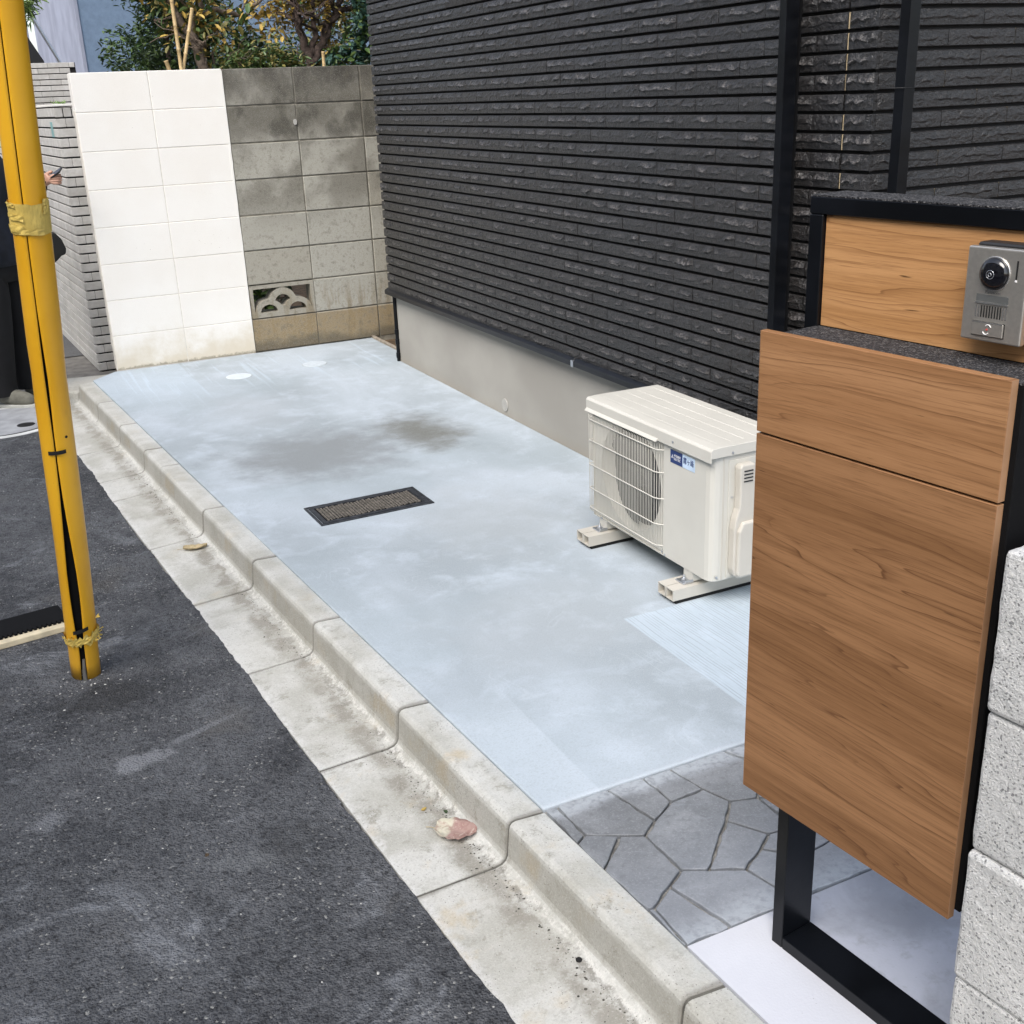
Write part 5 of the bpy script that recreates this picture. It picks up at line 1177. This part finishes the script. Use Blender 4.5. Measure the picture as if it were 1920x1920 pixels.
hr = MB(); loft(hr, [(hc - fwd * .045 - Vector((0, 0, .055)), .060, .050), (hc - fwd * .035 - Vector((0, 0, .01)), .090, .072), (hc - fwd * .022 + Vector((0, 0, .035)), .100, .098), (hc - fwd * .012 + Vector((0, 0, .075)), .095, .104), (hc - fwd * .006 + Vector((0, 0, .108)), .070, .080), (hc + Vector((0, 0, .124)), .030, .034)]); hr.build('hair', M['hair'], per)
jk = MB(); wob = [0, .006, -.004, .005, -.003, .004, 0, 0, 0]
loft(jk, [(L3(.0, 0, .765), .182, .140), (L3(.004, 0, .80), .190, .146), (L3(.0, 0, .88), .180, .142), (L3(-.004, 0, .96), .184, .138), (L3(.0, 0, 1.04), .180, .140), (L3(-.004, 0, 1.13), .192, .142), (L3(-.01, 0, 1.22), .200, .138), (L3(-.01, 0, 1.29), .200, .120), (L3(-.008, 0, 1.335), .165, .100), (L3(-.002, 0, 1.365), .095, .078), (L3(.004, 0, 1.40), .070, .066)])
def sleeve(a, b, c, r0, r1, r2): jk.tube([a, a.lerp(b, .35), a.lerp(b, .7), b, b.lerp(c, .35), b.lerp(c, .7), b.lerp(c, .93)], [r0, r0 * .95, r0 * .86, r1 * 1.05, r1 * .95, (r1 + r2) / 2, r2], 14)
sleeve(sh_l, el_l, wr_l, .082, .066, .046); sleeve(sh_r, el_r, wr_r, .082, .066, .046)
jk.build('jacket', M['cloth'], per)
tr = MB(); loft(tr, [(L3(0, 0, .68), .165, .115), (L3(0, 0, .74), .178, .130), (L3(0, 0, .86), .165, .122), (L3(0, 0, .92), .150, .110)])
for lx, pts_, in ((-1, [L3(0, -.09, .76), L3(.015, -.098, .60), L3(.03, -.103, .44), L3(.015, -.103, .28), L3(.0, -.10, .14), L3(.005, -.10, .065)]), (1, [L3(0, .09, .76), L3(.005, .098, .60), L3(.0, .105, .44), L3(-.02, .104, .28), L3(-.04, .10, .14), L3(-.035, .10, .065)])):
    tr.tube(pts_, [.098, .094, .086, .082, .080, .076], 16)
tr.build('trousers', M['trouser'], per)
for (f0, l0) in ((.02, -.10), (-.02, .10)):
    skin_mesh('shoe', [L3(f0 - .06, l0, .060), L3(f0 + .02, l0, .062), L3(f0 + .10, l0, .045), L3(f0 + .17, l0, .038)], [(0, 1), (1, 2), (2, 3)], [.045, .050, .045, .034], M['shoe'], per)
    sol = MB(); out_ = []
    for i in range(20):
        q_ = 2 * math.pi * i / 20; p = L3(f0 + .055 + .145 * math.cos(q_), l0 + (.046 + .006 * math.cos(q_)) * math.sin(q_), 0); out_.append((p.x, p.y))
    sol.prism(out_, .001, .020); sol.build('shoe_sole', M['sole'], per, bevel=.003)
ph = empty('phone', tuple(Vector((PX, PY, -.116)) + hand_c + fwd * .025 + Vector((0, 0, .022)) - lat * .012), label='dark smartphone held in the raised hand', cat='phone')
pm = MB().box((-.058, -.032, -.0042), (.058, .032, .0042)).build('phone_case', M['dark'], ph, bevel=.003); ps = MB().box((-.054, -.028, .0043), (.054, .028, .0047)).build('screen', M['lens'], ph)
ph.rotation_euler = (R(25), R(-28), math.atan2(fwd.y, fwd.x))
bg_ = empty('shoulder_bag', (PX + .33, PY - .05, .70), label='small black pouch hanging out past the yellow guard', cat='bag')
MB().prism([(-.16, .09), (-.01, .10), (.02, .06), (.035, .01), (.030, -.02), (.005, -.028), (-.03, -.06), (-.10, -.07), (-.16, -.03)], -.03, .03, 'y').build('pouch', M['rubber'], bg_, bevel=.012, seg=3)
MB().tube([(-.12, 0, .09), (-.22, .05, .35), (-.28, .08, .55)], .006, 6).build('strap', M['rubber'], bg_)
